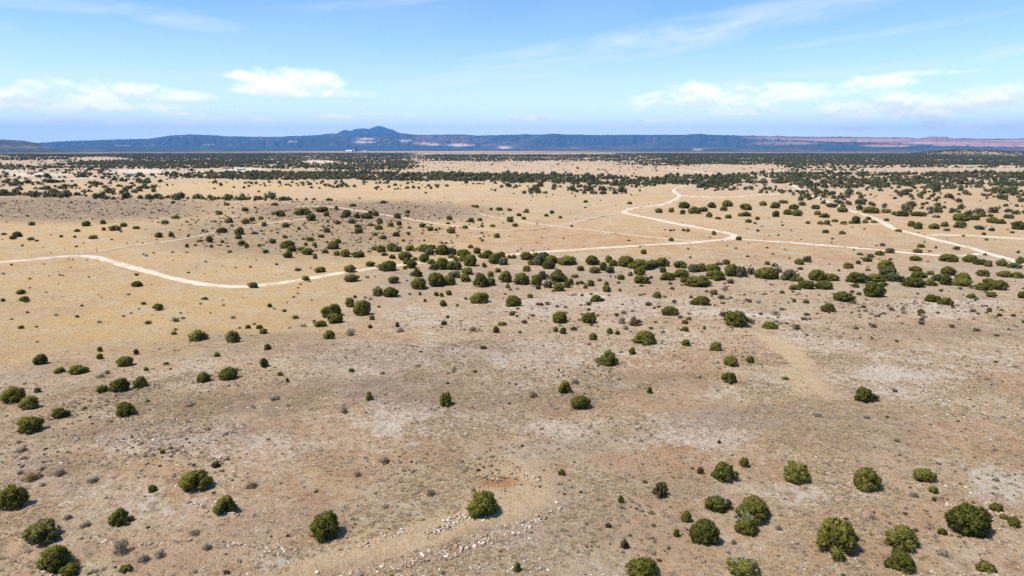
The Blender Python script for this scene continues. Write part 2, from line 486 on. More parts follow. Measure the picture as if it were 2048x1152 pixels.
EDGE = [(-600, 800), (0, 742), (200, 704), (450, 660), (640, 640), (700, 602), (800, 560), (900, 520), (1100, 470)]


def build_ground():
    a_in = np.linspace(-R(42), R(42), 720)
    a_out = np.linspace(R(42), 2 * math.pi - R(42), 74)[1:-1]
    A = np.concatenate([a_in, a_out]); nA = len(A)
    rr = np.concatenate([np.linspace(1, 34, 14)[:-1], np.geomspace(34, 250, 540)[:-1], np.geomspace(250, 16000, 330), [22000, 36000]])
    nR = len(rr)
    X = rr[:, None] * np.sin(A)[None, :]; Y = rr[:, None] * np.cos(A)[None, :]
    Z = height(X, Y)
    Z = np.where(rr[:, None] > 15000, 0, Z)
    V = np.stack([X, Y, Z], -1).reshape(-1, 3)
    V = np.concatenate([V, [[0, 0, float(height(0, 0))]]])
    i = np.arange(nR - 1)[:, None] * nA; j = np.arange(nA)[None, :]; j2 = (j + 1) % nA
    Q = np.stack([i + j, i + nA + j, i + nA + j2, i + j2], -1).reshape(-1, 4)[:, ::-1]
    c = len(V) - 1
    me = mesh_from('ground', V, Q, M_GROUND, True)
    x, y, z = V[:, 0], V[:, 1], V[:, 2]
    front = y > 5
    u, v = project(x, y, z)
    u = np.where(front, u, 1024 + 3000 * np.sign(x)); v = np.where(front, v, 1300)
    ww = fbm(x, y, 22, 3, 101) - 0.5
    u2 = u + ww * 160 * np.clip((v - 298) / 500, 0.05, 1.2); v2 = v + ww * 90 * np.clip((v - 298) / 500, 0.05, 1.2)
    edge = linev(u2, EDGE)
    plain = 1 - sstep(-14, 14, v2 - edge) ; plain = np.where(u > 1100, sstep(520, 500, v), plain)
    gold = 0.75 * plain * sstep(330, 420, v) * (0.6 + 0.4 * sstep(1100, 700, u))
    gold = np.maximum(gold, 1.0 * soft(u, v, 430, 374, 300, 7, 0.5)); gold = np.maximum(gold, 0.9 * soft(u, v, 330, 390, 230, 8, 0.5))
    gold = np.maximum(gold, 0.8 * soft(u, v, 900, 375, 300, 6, 0.5)); gold = np.maximum(gold, soft(u2, v2, 330, 640, 330, 60, 0.5))
    red = 0.40 * soft(u, v, 1000, 475, 280, 24, 0.8) + 0.30 * soft(u, v, 1500, 500, 420, 35, 0.6) + 1.0 * soft(u + ww * 30, v + ww * 14, 1013, 971, 50, 13, 0.7)
    red = red + 0.35 * soft(u2, v2, 1250, 760, 260, 60, 0.6) + 0.4 * soft(u2, v2, 1500, 940, 230, 45, 0.5) + 0.3 * soft(u2, v2, 500, 900, 420, 140, 0.7)
    red = red + 0.35 * soft(u2, v2, 1990, 890, 110, 60, 0.6) + 0.25 * soft(u, v, 1850, 420, 300, 40, 0.6)
    white = 0
    for (cx, cy, rx, ry, s) in [(1830, 775, 110, 45, 1.0), (1880, 720, 170, 28, .4), (1000, 720, 330, 55, .42), (900, 860, 160, 45, .6),
                                (1060, 850, 120, 30, .55), (1400, 880, 110, 30, .7), (560, 1140, 40, 16, 1.0), (1180, 610, 260, 16, .5),
                                (1420, 625, 90, 14, .6), (1560, 645, 60, 9, .9), (870, 632, 110, 14, .35), (400, 890, 220, 40, .5), (330, 735, 120, 20, .5),
                                (1340, 690, 60, 30, .3), (1680, 990, 100, 60, .35), (2000, 990, 70, 60, .5), (1900, 610, 150, 16, .6), (1650, 690, 90, 14, .5),
                                (250, 1010, 160, 50, .35), (75, 349, 60, 4, 1.), (290, 343, 60, 4, 1.), (490, 340, 38, 3.5, 1.), (640, 324, 30, 2, 1.), (400, 344, 40, 3, .8), (30, 344, 40, 3, .7), (1500, 790, 100, 25, .4), (1450, 540, 200, 10, .35)]:
        white = np.maximum(white, s * soft(u2, v2, cx, cy, rx, ry, 0.6))
    scrub = np.maximum(1.0 * soft(u, v, 120, 418, 330, 26, 0.4), 1.0 * soft(u, v, 720, 424, 260, 22, 0.4))
    scrub = np.maximum(scrub, 0.7 * soft(u, v, 580, 470, 270, 44, 0.4))
    for (cx, cy, rx, ry, q) in [(640, 795, 420, 40, .62), (980, 790, 260, 22, .5), (250, 860, 260, 40, .45), (560, 690, 260, 22, .45), (1330, 770, 120, 26, .4), (1700, 860, 190, 40, .4),
                             (1500, 850, 120, 26, .4), (560, 840, 130, 30, .5), (900, 700, 200, 30, .35), (1900, 660, 200, 24, .4), (1150, 560, 400, 24, .3), (110, 960, 120, 60, .35)]:
        scrub = np.maximum(scrub, q * soft(u2, v2, cx, cy, rx, ry, 0.6))
    ln = np.interp(v, [640, 690, 730, 775, 860], [1490, 1560, 1608, 1650, 1740])
    pth = (1 - sstep(0.3, 1.2, np.abs(u2 - ln) / np.interp(v, [640, 780], [26, 44]))) * sstep(640, 670, v) * (1 - sstep(760, 850, v)) * 0.75
    ln2 = np.interp(u, [560, 640, 800, 960, 1120], [1175, 1135, 1085, 1035, 1000])
    pth = np.maximum(pth, (1 - sstep(0.55, 1.3, np.abs(v2 - 12 * ww - ln2) / 30)) * sstep(480, 560, u) * (1 - sstep(1080, 1135, u)) * 0.85)
    pth = np.maximum(pth, 0.55 * soft(u2, v2, 1080, 985, 80, 26, 0.6))
    wood = tree_cover(u, v) * sstep(2600, 5200, np.hypot(x, y))
    wood = np.where(y > 0, wood, 0.5 * sstep(2600, 5200, np.hypot(x, y)))
    wood = np.maximum(np.minimum(wood, 0.8), 0.95 * sstep(6000, 9000, np.hypot(x, y)))
    wood = wood * (1 - 0.95 * soft(u, v, 850, 302, 330, 2.4, 0.4)) 
    cl = lambda a: np.clip(np.broadcast_to(a, u.shape), 0, 1)
    for nm, ch in (('zone_a', (gold, red, white)), ('zone_b', (scrub, pth, wood))):
        at = me.color_attributes.new(nm, 'FLOAT_COLOR', 'POINT')
        arr = np.ones((len(V), 4), np.float32)
        for k in range(3): arr[:, k] = cl(ch[k])
        at.data.foreach_set('color', arr.ravel())
    return tag(link('ground', me), kind='structure')


build_ground()


# ------------------------------------------------------------------ roads and tracks
def resample(pts, step):
    pts = np.asarray(pts, float)
    # smooth with Chaikin so the bends run round
    for _ in range(2):
        q = 0.75 * pts[:-1] + 0.25 * pts[1:]; r_ = 0.25 * pts[:-1] + 0.75 * pts[1:]
        pts = np.concatenate([pts[:1], np.stack([q, r_], 1).reshape(-1, 2), pts[-1:]])
    seg = np.hypot(*np.diff(pts, axis=0).T); s = np.concatenate([[0], np.cumsum(seg)])
    n = max(4, int(s[-1] / step)); t = np.linspace(0, s[-1], n)
    return np.stack([np.interp(t, s, pts[:, 0]), np.interp(t, s, pts[:, 1])], 1)


ROAD_LIFT = [0]


def road(name, label, px, width, mat, step=1.6):
    px = np.asarray(px, float)
    x, y, _ = hit(px[:, 0], px[:, 1])
    p = resample(np.stack([x, y], 1), step)
    t = np.gradient(p, axis=0); t /= np.maximum(np.hypot(t[:, 0], t[:, 1]), 1e-6)[:, None]
    nrm = np.stack([-t[:, 1], t[:, 0]], 1)
    s = np.arange(len(p)) * step
    cols = 7; ROAD_LIFT[0] += 1
    V = []
    for k in range(cols):
        f = k / (cols - 1) * 2 - 1
        jit = (vnoise(s / 3.1, s * 0 + k * 7.7 + ROAD_LIFT[0], 3) - 0.5) * 0.9 + (vnoise(s / 17., s * 0 + k, 5) - 0.5) * 1.1 if k in (0, cols - 1) else 0
        q = p + nrm * ((f * width / 2 + np.sign(f) * jit)[:, None] if k in (0, cols - 1) else f * width / 2)
        d = np.hypot(q[:, 0], q[:, 1])
        z = height(q[:, 0], q[:, 1]) + 0.05 + 0.0005 * d + 0.006 * ROAD_LIFT[0] - (0.10 + 0.0004 * d if k in (0, cols - 1) else 0)
        V.append(np.column_stack([q, z]))
    n = len(p); V = np.stack(V, 1).reshape(-1, 3)
    i = np.arange(n - 1)[:, None] * cols; j = np.arange(cols - 1)[None, :]
    Q = np.stack([i + j, i + j + 1, i + cols + j + 1, i + cols + j], -1).reshape(-1, 4)[:, ::-1]
    o = link(name, mesh_from(name, V, Q, mat, True))
    return tag(o, label, kind='structure')


road('gravel_road', 'pale gravel road bending past the golden flat and through the juniper belt',
     [(-60, 529), (0, 525), (90, 517), (150, 511), (185, 512), (225, 523), (270, 537), (330, 552), (395, 566), (440, 573), (500, 573),
      (560, 566), (620, 557), (690, 545), (760, 536), (830, 526), (930, 518), (1010, 511), (1100, 503), (1190, 497), (1300, 490), (1400, 484), (1462, 478)], 3.5, M_ROAD)
road('gravel_road', 'pale gravel road curving away behind the open red flat',
     [(1440, 481), (1466, 476), (1472, 471), (1455, 466), (1420, 460), (1375, 451), (1310, 438), (1268, 431), (1243, 424), (1262, 417),
      (1300, 413), (1330, 409), (1346, 402), (1356, 396), (1362, 391), (1350, 385), (1347, 380), (1360, 374), (1380, 371)], 3.9, M_ROAD)
road('dirt_track', 'thin pale track running right from the road junction',
     [(1466, 478), (1520, 481), (1600, 487), (1700, 495), (1780, 502), (1850, 509), (1920, 513), (1958, 508)], 2.3, M_ROAD)
road('gravel_road', 'pale double track descending through the junipers on the right',
     [(1578, 366), (1600, 380), (1632, 395), (1665, 407), (1705, 422), (1748, 436), (1768, 446), (1785, 457), (1812, 464), (1860, 476), (1905, 487),
      (1948, 498), (1990, 511), (2060, 530)], 3.4, M_ROAD)
road('dirt_track', 'thin straight track leading to the right edge above the double track', [(1850, 470), (1900, 470), (1980, 474), (2100, 481)], 2.6, M_ROAD)
road('dirt_track', 'tan track sweeping left from the road across the low mound',
     [(1243, 424), (1185, 437), (1115, 452), (1060, 461), (1000, 462), (940, 456), (860, 445), (780, 432), (700, 419), (640, 412), (590, 414)], 3.4, M_TRACK)
road('dirt_track', 'tan track crossing the red flat diagonally',
     [(1400, 483), (1340, 478), (1270, 471), (1180, 460), (1110, 452), (1045, 444), (1000, 437), (960, 428)], 3.0, M_TRACK)
road('dirt_track', 'narrow track climbing from the road bend up the brushy mound',
     [(150, 509), (200, 503), (250, 495), (310, 486), (360, 480), (405, 471), (450, 461), (505, 451), (560, 444), (620, 437)], 2.6, M_TRACK)
road('highway', 'long pale highway strip in front of the far left woodland',
     [(-80, 368), (0, 364), (130, 358), (250, 354), (380, 350.5), (520, 346.5), (640, 342)], 11, M_ROAD, 6)
road('dirt_track', 'distant pale track across the clearing right of centre', [(1330, 338), (1390, 343), (1440, 350)], 6, M_ROAD, 6)
road('dirt_track', 'distant pale track branching right behind the road bends', [(1358, 392), (1400, 394), (1450, 396), (1510, 391), (1560, 388)], 4.5, M_ROAD, 3)


# ------------------------------------------------------------------ mountains
def mountain_material():
    m, w, out = newmat('mountain_slopes')
    P = w.n('ShaderNodeNewGeometry').outputs['Position']
    za = w.n('ShaderNodeVertexColor', layer_name='zone_a')
    sa = w.n('ShaderNodeSeparateColor'); w.t.links.new(za.outputs[0], sa.inputs[0])
    pale, red, bare = sa.outputs
    sp = w.n('ShaderNodeSeparateXYZ'); w.t.links.new(P, sp.inputs[0])
    n1 = w.noise(P, 0.0011, 6, 0.62); n2 = w.noise(P, 0.006, 5, 0.65)
    col = w.mix(w.ss(n2, 0.35, 0.7), c4(0.035, 0.050, 0.034), c4(0.075, 0.085, 0.055))
    col = w.mix(w.m('MULTIPLY', w.ss(n1, 0.52, 0.68), 0.55), col, c4(0.20, 0.155, 0.105))
    strata = w.noise(w.xyz(w.m('MULTIPLY', sp.outputs[0], 0.0004), 0.0, w.m('MULTIPLY', sp.outputs[2], 0.03)), 1.0, 4, 0.6)
    rc = w.mix(w.ss(strata, 0.38, 0.62), c4(0.30, 0.135, 0.09), c4(0.60, 0.36, 0.26))
    col = w.mix(w.m('MULTIPLY', red, w.ss(w.m('ADD', w.m('MULTIPLY', n2, 0.6), w.m('MULTIPLY', red, 0.35)), 0.36, 0.6)), col, rc)
    col = w.mix(w.m('MULTIPLY', bare, w.ss(n2, 0.35, 0.6)), col, c4(0.26, 0.155, 0.10))
    col = w.mix(w.m('MULTIPLY', pale, w.ss(w.m('ADD', n2, w.m('MULTIPLY', pale, 0.3)), 0.42, 0.62)), col, c4(0.62, 0.44, 0.33))
    bsdf(w, out, col, 1.0, None, 0.02)
    return m


M_MOUNT = mountain_material()


def ridge(name, label, sky, r0, rc, r1, nu, nt, prof, gully, zones, seed, ustep=None):
    u0, u1 = sky[0][0], sky[-1][0]
    U = np.linspace(u0, u1, nu)
    S = linev(U, sky) + (vnoise(U / 14., U * 0, seed) - 0.5) * 0.8 + (vnoise(U / 5., U * 0, seed + 1) - 0.5) * 0.35
    d = ray(U, S); hd = np.hypot(d[:, 0], d[:, 1])
    dirs = d[:, :2] / hd[:, None]
    rcu = rc(U) if callable(rc) else np.full(nu, rc)
    r0u = r0 + (fbm(U, U * 0, 160, 3, seed + 5) - 0.5) * 1600 * (r0 / 17000)
    zc = H_CAM + d[:, 2] / hd * rcu
    t = np.linspace(0, 1, nt); tc = 0.78
    rad = np.where(t[:, None] < tc, r0u + (rcu - r0u) * (t[:, None] / tc), rcu + (r1 - rcu) * ((t[:, None] - tc) / (1 - tc)))
    tt = np.clip(t / tc, 0, 1)[:, None]
    sh = prof(tt, U[None, :])
    Ug = U[None, :] + 30 * (fbm(U[None, :] + 0 * tt, tt * 300, 90, 2, seed + 9) - 0.5)
    g = np.abs(fbm(Ug, tt * 60, 26, 3, seed + 13, 0.55) - 0.5) * 2
    env = np.sin(np.pi * np.clip(tt, 0, 1)) ** 0.8
    z = zc[None, :] * sh * (1 - gully * (1 - g) ** 2 * env)
    back = t > tc
    z[back] = zc[None, :] * (1 - 0.25 * ((t[back] - tc) / (1 - tc))[:, None])
    z = np.minimum(z, zc[None, :] * np.where(tt < 1, 0.995, 1.0))
    z[0] = -6
    X = dirs[None, :, 0] * rad; Y = dirs[None, :, 1] * rad
    V = np.stack([X, Y, z], -1).reshape(-1, 3)
    i = np.arange(nt - 1)[:, None] * nu; j = np.arange(nu - 1)[None, :]
    Q = np.stack([i + j, i + j + 1, i + nu + j + 1, i + nu + j], -1).reshape(-1, 4)
    me = mesh_from(name, V, Q, M_MOUNT, True)
    pu, pv = project(V[:, 0], V[:, 1], V[:, 2])
    at = me.color_attributes.new('zone_a', 'FLOAT_COLOR', 'POINT')
    arr = np.ones((len(V), 4), np.float32)
    for k, a in enumerate(zones(pu, pv, np.broadcast_to(tt, z.shape).ravel())): arr[:, k] = np.clip(a, 0, 1)
    at.data.foreach_set('color', arr.ravel())
    return tag(link(name, me), label, kind='structure')


SKY_PLATEAU = [(-500, 292), (0, 290), (80, 285.5), (110, 283.5), (200, 279.5), (290, 277.5), (312, 275), (340, 270.5), (380, 268.5), (420, 270), (440, 271),
               (480, 273), (540, 273.5), (600, 271.5), (650, 268.5), (700, 268), (760, 267), (800, 267.5), (850, 269.5), (890, 269), (930, 268.5), (960, 271),
               (1000, 269.5), (1050, 268), (1080, 269), (1105, 266.5), (1130, 268.5), (1200, 269.5), (1300, 269), (1370, 269), (1400, 267.5), (1450, 270),
               (1540, 272), (1556, 270.5), (1580, 273), (1700, 273.5), (1795, 275), (1812, 273.8), (1835, 277), (1852, 274.5), (1862, 273.2), (1893, 273.2), (1900, 276),
               (2000, 277.5), (2048, 276.5), (2600, 279)]
SKY_PEAK = [(560, 276), (630, 271), (655, 267), (672, 266), (688, 258.5), (702, 260.5), (712, 256.5), (725, 256), (738, 257.5), (746, 254), (757, 251), (766, 252.5),
            (778, 257), (787, 259), (795, 264), (806, 266), (830, 269), (900, 273)]


def prof_plateau(t, U):
    a = 0.20 * t + 0.80 * sstep(0.22, 1.0, t) ** 1.2
    b = 0.34 * sstep(0, 0.38, t) + 0.10 * t + 0.20 * sstep(0.44, 0.52, t) + 0.36 * sstep(0.80, 0.97, t)
    k = sstep(1350, 1650, U)
    return a * (1 - k) + b * k


def zones_plateau(u, v, t):
    n = vnoise(u / 9, v / 1.2, 3)
    pale = np.zeros_like(u)
    for (cx, cy, rx, ry, s) in [(733, 277.5, 15, 2.2, 1), (722, 284, 13, 2.4, .9), (742, 284, 9, 2, .9), (812, 281.5, 14, 2.4, .9), (845, 287, 16, 2.4, .9), (868, 289, 14, 2.2, 1),
                                (920, 290, 26, 3.2, 1), (1010, 295, 14, 3, 1), (1395, 299, 11, 2.8, 1), (1255, 298, 14, 2.2, .6), (1150, 296, 10, 1.6, .5),
                                (585, 283, 9, 2, .7), (245, 291, 16, .8, .6), (420, 289, 14, .8, .5)]:
        pale = np.maximum(pale, s * soft(u, v, cx, cy, rx, ry, 0.5))
    bare = np.maximum(0.9 * soft(u, v, 880, 281, 80, 9, 0.5), 0.6 * soft(u, v, 1010, 290, 40, 7, 0.5))
    bare = np.maximum(bare, 0.5 * soft(u, v, 730, 281, 50, 7, 0.5)); bare = np.maximum(bare, 0.4 * soft(u, v, 1250, 297, 130, 5, 0.5))
    k = sstep(1380, 1620, u)
    foot = linev(u, [(1380, 273), (1450, 277), (1600, 281.5), (1700, 284), (1800, 287.5), (1900, 292), (2048, 294.5), (2600, 295)]) + (n - 0.5) * 2.4
    red = (1 - sstep(-0.8, 0.8, v - foot)) * sstep(0.5, 2.2, v - linev(u, SKY_PLATEAU))
    red = np.maximum(red, 0.9 * soft(u, v, 1555, 286.5, 85, 4.0, 0.35)); red = np.maximum(red, 0.9 * soft(u, v, 1775, 291, 58, 3.2, 0.35))
    red = np.maximum(red, 0.6 * soft(u, v, 1430, 285, 40, 2.0, 0.4))
    return pale, red * k, bare


ridge('mountain_peak', 'distant blue double peak rising behind the plateau', SKY_PEAK, 26500, 31000, 34000, 240, 50, lambda t, U: 0.3 * t + 0.7 * t ** 1.6, 0.5, lambda u, v, t: (0 * u, 0 * u, 0 * u), 70)
ridge('mountain_plateau', 'long blue wooded plateau along the horizon with red cliffs at right', SKY_PLATEAU, 17000, lambda U: np.interp(U, [0, 1300, 1700, 2600], [23000, 23000, 21000, 20500]), 25500, 1500, 90, prof_plateau, 0.6, zones_plateau, 90)
SKY_FOOT = [(-500, 299), (-100, 297), (150, 296.5), (300, 295), (420, 296.5), (520, 298.5), (640, 300), (800, 299.5), (960, 298.5), (1080, 297), (1200, 294.5), (1290, 296), (1400, 294),
            (1480, 295.5), (1600, 294.5), (1660, 296.5), (1780, 295.5), (1900, 297), (2048, 296), (2600, 297)]
ridge('foothills', 'low wooded foothills in front of the blue plateau', SKY_FOOT, 12800, 15600, 16900, 900, 40, lambda t, U: 0.45 * t + 0.55 * t ** 1.7, 0.5,
      lambda u, v, t: (0.6 * soft(u, v, 1395, 299, 11, 2.4, .6), 0 * u, 0.5 * sstep(0.55, 0.7, vnoise(u / 60, v / 3, 8))), 150)
ridge('mesa', 'dark purple mesa end at the left edge of the horizon', [(-700, 275), (-200, 277), (0, 278.5), (30, 280), (58, 282.5), (72, 285), (84, 290.5), (105, 295), (128, 299), (160, 303)],
      9000, 11500, 13000, 260, 40, lambda t, U: 0.35 * t + 0.35 * t ** 2 + 0.30 * sstep(0.75, 0.95, t), 0.25,
      lambda u, v, t: (0 * u, 0.35 * sstep(0.72, 0.9, t), 0.8 * soft(u, v, 40, 294, 70, 3, 0.5)), 130)


# ------------------------------------------------------------------ plants: shapes
def tri_tufts(base, direc, length, width, rng, n=3):
    """n crossed slender triangles per sprig"""
    N = len(base)
    V = np.zeros((N * n, 3, 3)); k = 0
    for q in range(n):
        rnd = rng.normal(size=(N, 3))
        dd = direc + 0.45 * rng.normal(size=(N, 3)); dd /= np.linalg.norm(dd, axis=1)[:, None]
        side = np.cross(dd, rnd); side /= np.maximum(np.linalg.norm(side, axis=1), 1e-6)[:, None]
        L = (length * rng.uniform(0.7, 1.3, N))[:, None]; Wd = (width * rng.uniform(0.7, 1.3, N))[:, None]
        V[q::n, 0] = base - side * Wd * 0.5; V[q::n, 1] = base + side * Wd * 0.5; V[q::n, 2] = base + dd * L
    return V.reshape(-1, 3), np.arange(N * n * 3).reshape(-1, 3)


def crown_mesh(name, seed, nlobes=26, tufts=1500, ln=0.20, wd=0.085, ragged=0.0, cone=0.0, gap=0.0, base=0.0, core=True, mat=None, n=3):
    """crown filling radius 1 and height 0..1"""
    rng = np.random.default_rng(seed)
    lob = []; lop = rng.uniform(0.04, 0.18); lopa = rng.uniform(0, 6.28)
    for i in range(nlobes):
        a = i * 2.39996 + rng.uniform(-.5, .5); zz = (i + 0.5) / nlobes
        rad = math.sqrt(max(0.02, 1 - ((zz - 0.36) / 0.66) ** 2))
        if cone: rad = (1 - cone) * rad + cone * (1.02 - zz)
        rr = rad * (0.58 + rng.uniform(-0.12, 0.16) + ragged * rng.uniform(-0.45, 0.4))
        zc = 0.10 + base + (0.74 - base) * zz * (1 + ragged * rng.uniform(-0.2, 0.35))
        lr = (0.30 + rng.uniform(-0.05, 0.08)) * (1 - 0.30 * ragged) * (1 - 0.25 * cone * zz)
        rr *= 1 + lop * math.cos(a - lopa) + 0.10 * math.cos(2 * a + lopa) + 0.08 * math.cos(3 * a - 2 * lopa)
        zc *= 1 + 0.5 * lop * math.cos(a - lopa + 1.0)
        lob.append((rr * math.cos(a), rr * math.sin(a), zc, lr * rng.uniform(0.8, 1.15)))
    lob += [(0, 0, 0.35 + base * 0.5, 0.46 * (1 - 0.4 * ragged)), (0, 0, 0.62, 0.36 * (1 - 0.4 * ragged))]
    lob = np.array(lob)
    C = lob[:, :3]; LR = lob[:, 3]
    N = tufts
    pick = rng.choice(len(lob), N, p=LR ** 2 / np.sum(LR ** 2))
    dr = rng.normal(size=(N, 3)); dr[:, 2] += 0.25; dr /= np.linalg.norm(dr, axis=1)[:, None]
    asp = np.array([1, 1, 0.62])
    pos = C[pick] + dr * asp * (LR[pick] * rng.uniform(0.72, 1.02, N))[:, None]
    # drop sprigs buried in another lobe
    dist = np.linalg.norm((pos[:, None, :] - C[None]) / asp, axis=2) / LR[None]
    keep = (np.sort(dist, axis=1)[:, 0] > 0.62) & (pos[:, 2] > -0.02)
    if gap: keep &= vnoise(pos[:, 0] * 3 + 40, pos[:, 1] * 3 + pos[:, 2] * 2, seed) > gap
    pos, dr = pos[keep], dr[keep]
    out = pos * np.array([1, 1, 0.5]) + 0.5 * dr; out[:, 2] += 0.22
    out /= np.linalg.norm(out, axis=1)[:, None]
    V, Fc = tri_tufts(pos, out * asp, np.full(len(pos), ln), np.full(len(pos), wd), rng, n)
    nn = dr + 0.6 * pos + np.array([0, 0, 0.15]) + 0.35 * rng.normal(size=pos.shape)
    nn = np.repeat(nn / np.linalg.norm(nn, axis=1)[:, None], 3 * n, axis=0)
    if core:
        Vs, Fs, Ns = [V], [Fc], [nn]; o = len(V)
        ico_v, ico_f = ICO
        for (c, l) in zip(C, LR):
            vv = ico_v * asp * l * 0.74 * rng.uniform(0.85, 1.1, (len(ico_v), 1)) + c
            vv[:, 2] = np.maximum(vv[:, 2], 0.0)
            Vs.append(vv); Fs.append(ico_f + o); Ns.append(ico_v); o += len(vv)
        V = np.concatenate(Vs); Fc = np.concatenate(Fs); nn = np.concatenate(Ns)
    V[:, 2] = np.maximum(V[:, 2], 0.0)
    lo, hi = np.quantile(V[:, :2], 0.008, axis=0), np.quantile(V[:, :2], 0.992, axis=0)
    V[:, :2] = (V[:, :2] - (lo + hi) / 2) / (0.5 * float(np.mean(hi - lo)))
    V[:, 2] *= 1 / np.quantile(V[:, 2], 0.995)
    me = mesh_from(name, V, face_outward(V, Fc, nn), mat, True)
    me.normals_split_custom_set_from_vertices([tuple(q) for q in nn])
    return me


def ico(sub):
    import bmesh
    b = bmesh.new(); bmesh.ops.create_icosphere(b, subdivisions=sub, radius=1)
    v = np.array([p.co[:] for p in b.verts]); f = np.array([[q.index for q in p.verts] for p in b.faces]); b.free()
    return v, f


ICO = ico(1); ICO2 = ico(2)


def tube(V, Fc, p0, p1, r0, r1, k=5):
    p0 = np.array(p0, float); p1 = np.array(p1, float); d = p1 - p0; d /= np.linalg.norm(d)
    a = np.cross(d, [0.3, 0.9, 0.2]); a /= np.linalg.norm(a); b = np.cross(d, a)
    o = len(V)
    for i in range(k): V.append(p0 + r0 * (a * math.cos(2 * math.pi * i / k) + b * math.sin(2 * math.pi * i / k)))
    for i in range(k): V.append(p1 + r1 * (a * math.cos(2 * math.pi * i / k) + b * math.sin(2 * math.pi * i / k)))
    for i in range(k): Fc.append((o + i, o + (i + 1) % k, o + k + (i + 1) % k, o + k + i))


def trunk_mesh(name, seed, stems=4):
    rng = np.random.default_rng(seed); V = []; Fc = []
    for s in range(stems):
        a = s * 2 * math.pi / stems + rng.uniform(-.4, .4)
        p = np.array([0.05 * math.cos(a), 0.05 * math.sin(a), -0.06]); r = 0.085
        for q in range(4):
            nx = p + np.array([math.cos(a) * rng.uniform(.08, .17), math.sin(a) * rng.uniform(.08, .17), rng.uniform(.14, .22)])
            tube(V, Fc, p, nx, r, r * 0.72); p, r = nx, r * 0.72; a += rng.uniform(-.5, .5)
            if q > 0:
                b = a + rng.uniform(-1.2, 1.2)
                tube(V, Fc, p, p + np.array([0.25 * math.cos(b), 0.25 * math.sin(b), 0.1]), r * 0.6, r * 0.2, 4)
    return mesh_from(name, V, Fc, M_BARK)


def twig_mesh(name, seed, count=260, lo=0.25, spread=1.0, mat=None, th=0.012):
    """bare branching twigs filling radius 1, height 0..1"""
    rng = np.random.default_rng(seed); V = []; Fc = []
    nodes = [(np.array([0, 0, 0.0]), np.array([0, 0, 1.0]))]
    for s in range(9):
        a = s * 2.4 + rng.uniform(-.4, .4); el = rng.uniform(0.35, 1.2)
        d = np.array([math.cos(a) * math.cos(el) * spread, math.sin(a) * math.cos(el) * spread, math.sin(el) * 0.85])
        p = np.array([0, 0, -0.03]); r = th * 2.2
        for q in range(4):
            nx = p + d * rng.uniform(.2, .28) + rng.normal(size=3) * 0.05; nx[2] = max(nx[2], 0.02)
            tube(V, Fc, p, nx, r, r * 0.75, 3); nodes.append((nx, d)); p, r = nx, r * 0.75
    nodes = nodes[1:]
    for s in range(count):
        p, d = nodes[rng.integers(len(nodes))]
        dd = d + rng.normal(size=3) * 0.6; dd[2] += 0.2; dd /= np.linalg.norm(dd)
        tube(V, Fc, p, p + dd * rng.uniform(.12, .34), th * 0.8, th * 0.25, 3)
    V = np.array(V); V[:, 2] = np.maximum(V[:, 2], -0.02)
    V[:, :2] /= np.quantile(np.hypot(V[:, 0], V[:, 1]), 0.98); V[:, 2] /= np.quantile(V[:, 2], 0.99)
    return mesh_from(name, V, Fc, mat or M_TWIG)


def rock_mesh(name, seed, flat=0.5, mat=None):
    rng = np.random.default_rng(seed)
    v, f = ICO
    v = v * rng.uniform(0.65, 1.15, (len(v), 1)) * np.array([1, rng.uniform(.6, .9), flat])
    for _ in range(3):                       # knock flat facets off it
        n = rng.normal(size=3); n /= np.linalg.norm(n); k = rng.uniform(0.45, 0.65) * (flat if abs(n[2]) > .7 else 1)
        dd = v @ n - k; v = v - np.outer(np.maximum(dd, 0), n)
    return mesh_from(name, v, f, mat)


CROWNS = {
    'round': [crown_mesh('crown', 100 + i, 30, 2400, 0.15, 0.06, 0.12 + 0.05 * (i % 4)) for i in range(9)],
    'ragged': [crown_mesh('crown', 200 + i, 22, 2100, 0.20, 0.065, 0.30 + 0.04 * i, gap=0.10 + 0.03 * i) for i in range(6)],
    'open': [crown_mesh('crown', 300 + i, 26, 1900, 0.19, 0.060, 0.35, gap=0.36) for i in range(3)],
    'cone': [crown_mesh('crown', 400 + i, 26, 1700, 0.19, 0.075, 0.2, cone=0.4) for i in range(3)],
    'lolly': [crown_mesh('crown', 500 + i, 26, 2000, 0.16, 0.07, 0.12, base=0.2) for i in range(2)],
}
TRUNKS = [trunk_mesh('trunk', 10 + i, 3 + i % 3) for i in range(4)]
TWIGS = [twig_mesh('twigs', 30 + i, 380, th=0.014) for i in range(3)]
SAGE = [crown_mesh('foliage', 600 + i, 10, 420, 0.34, 0.05, 0.5, core=False) for i in range(4)]
STEMS = [twig_mesh('stems', 60 + i, 40, th=0.02, mat=M_BARK) for i in range(2)]

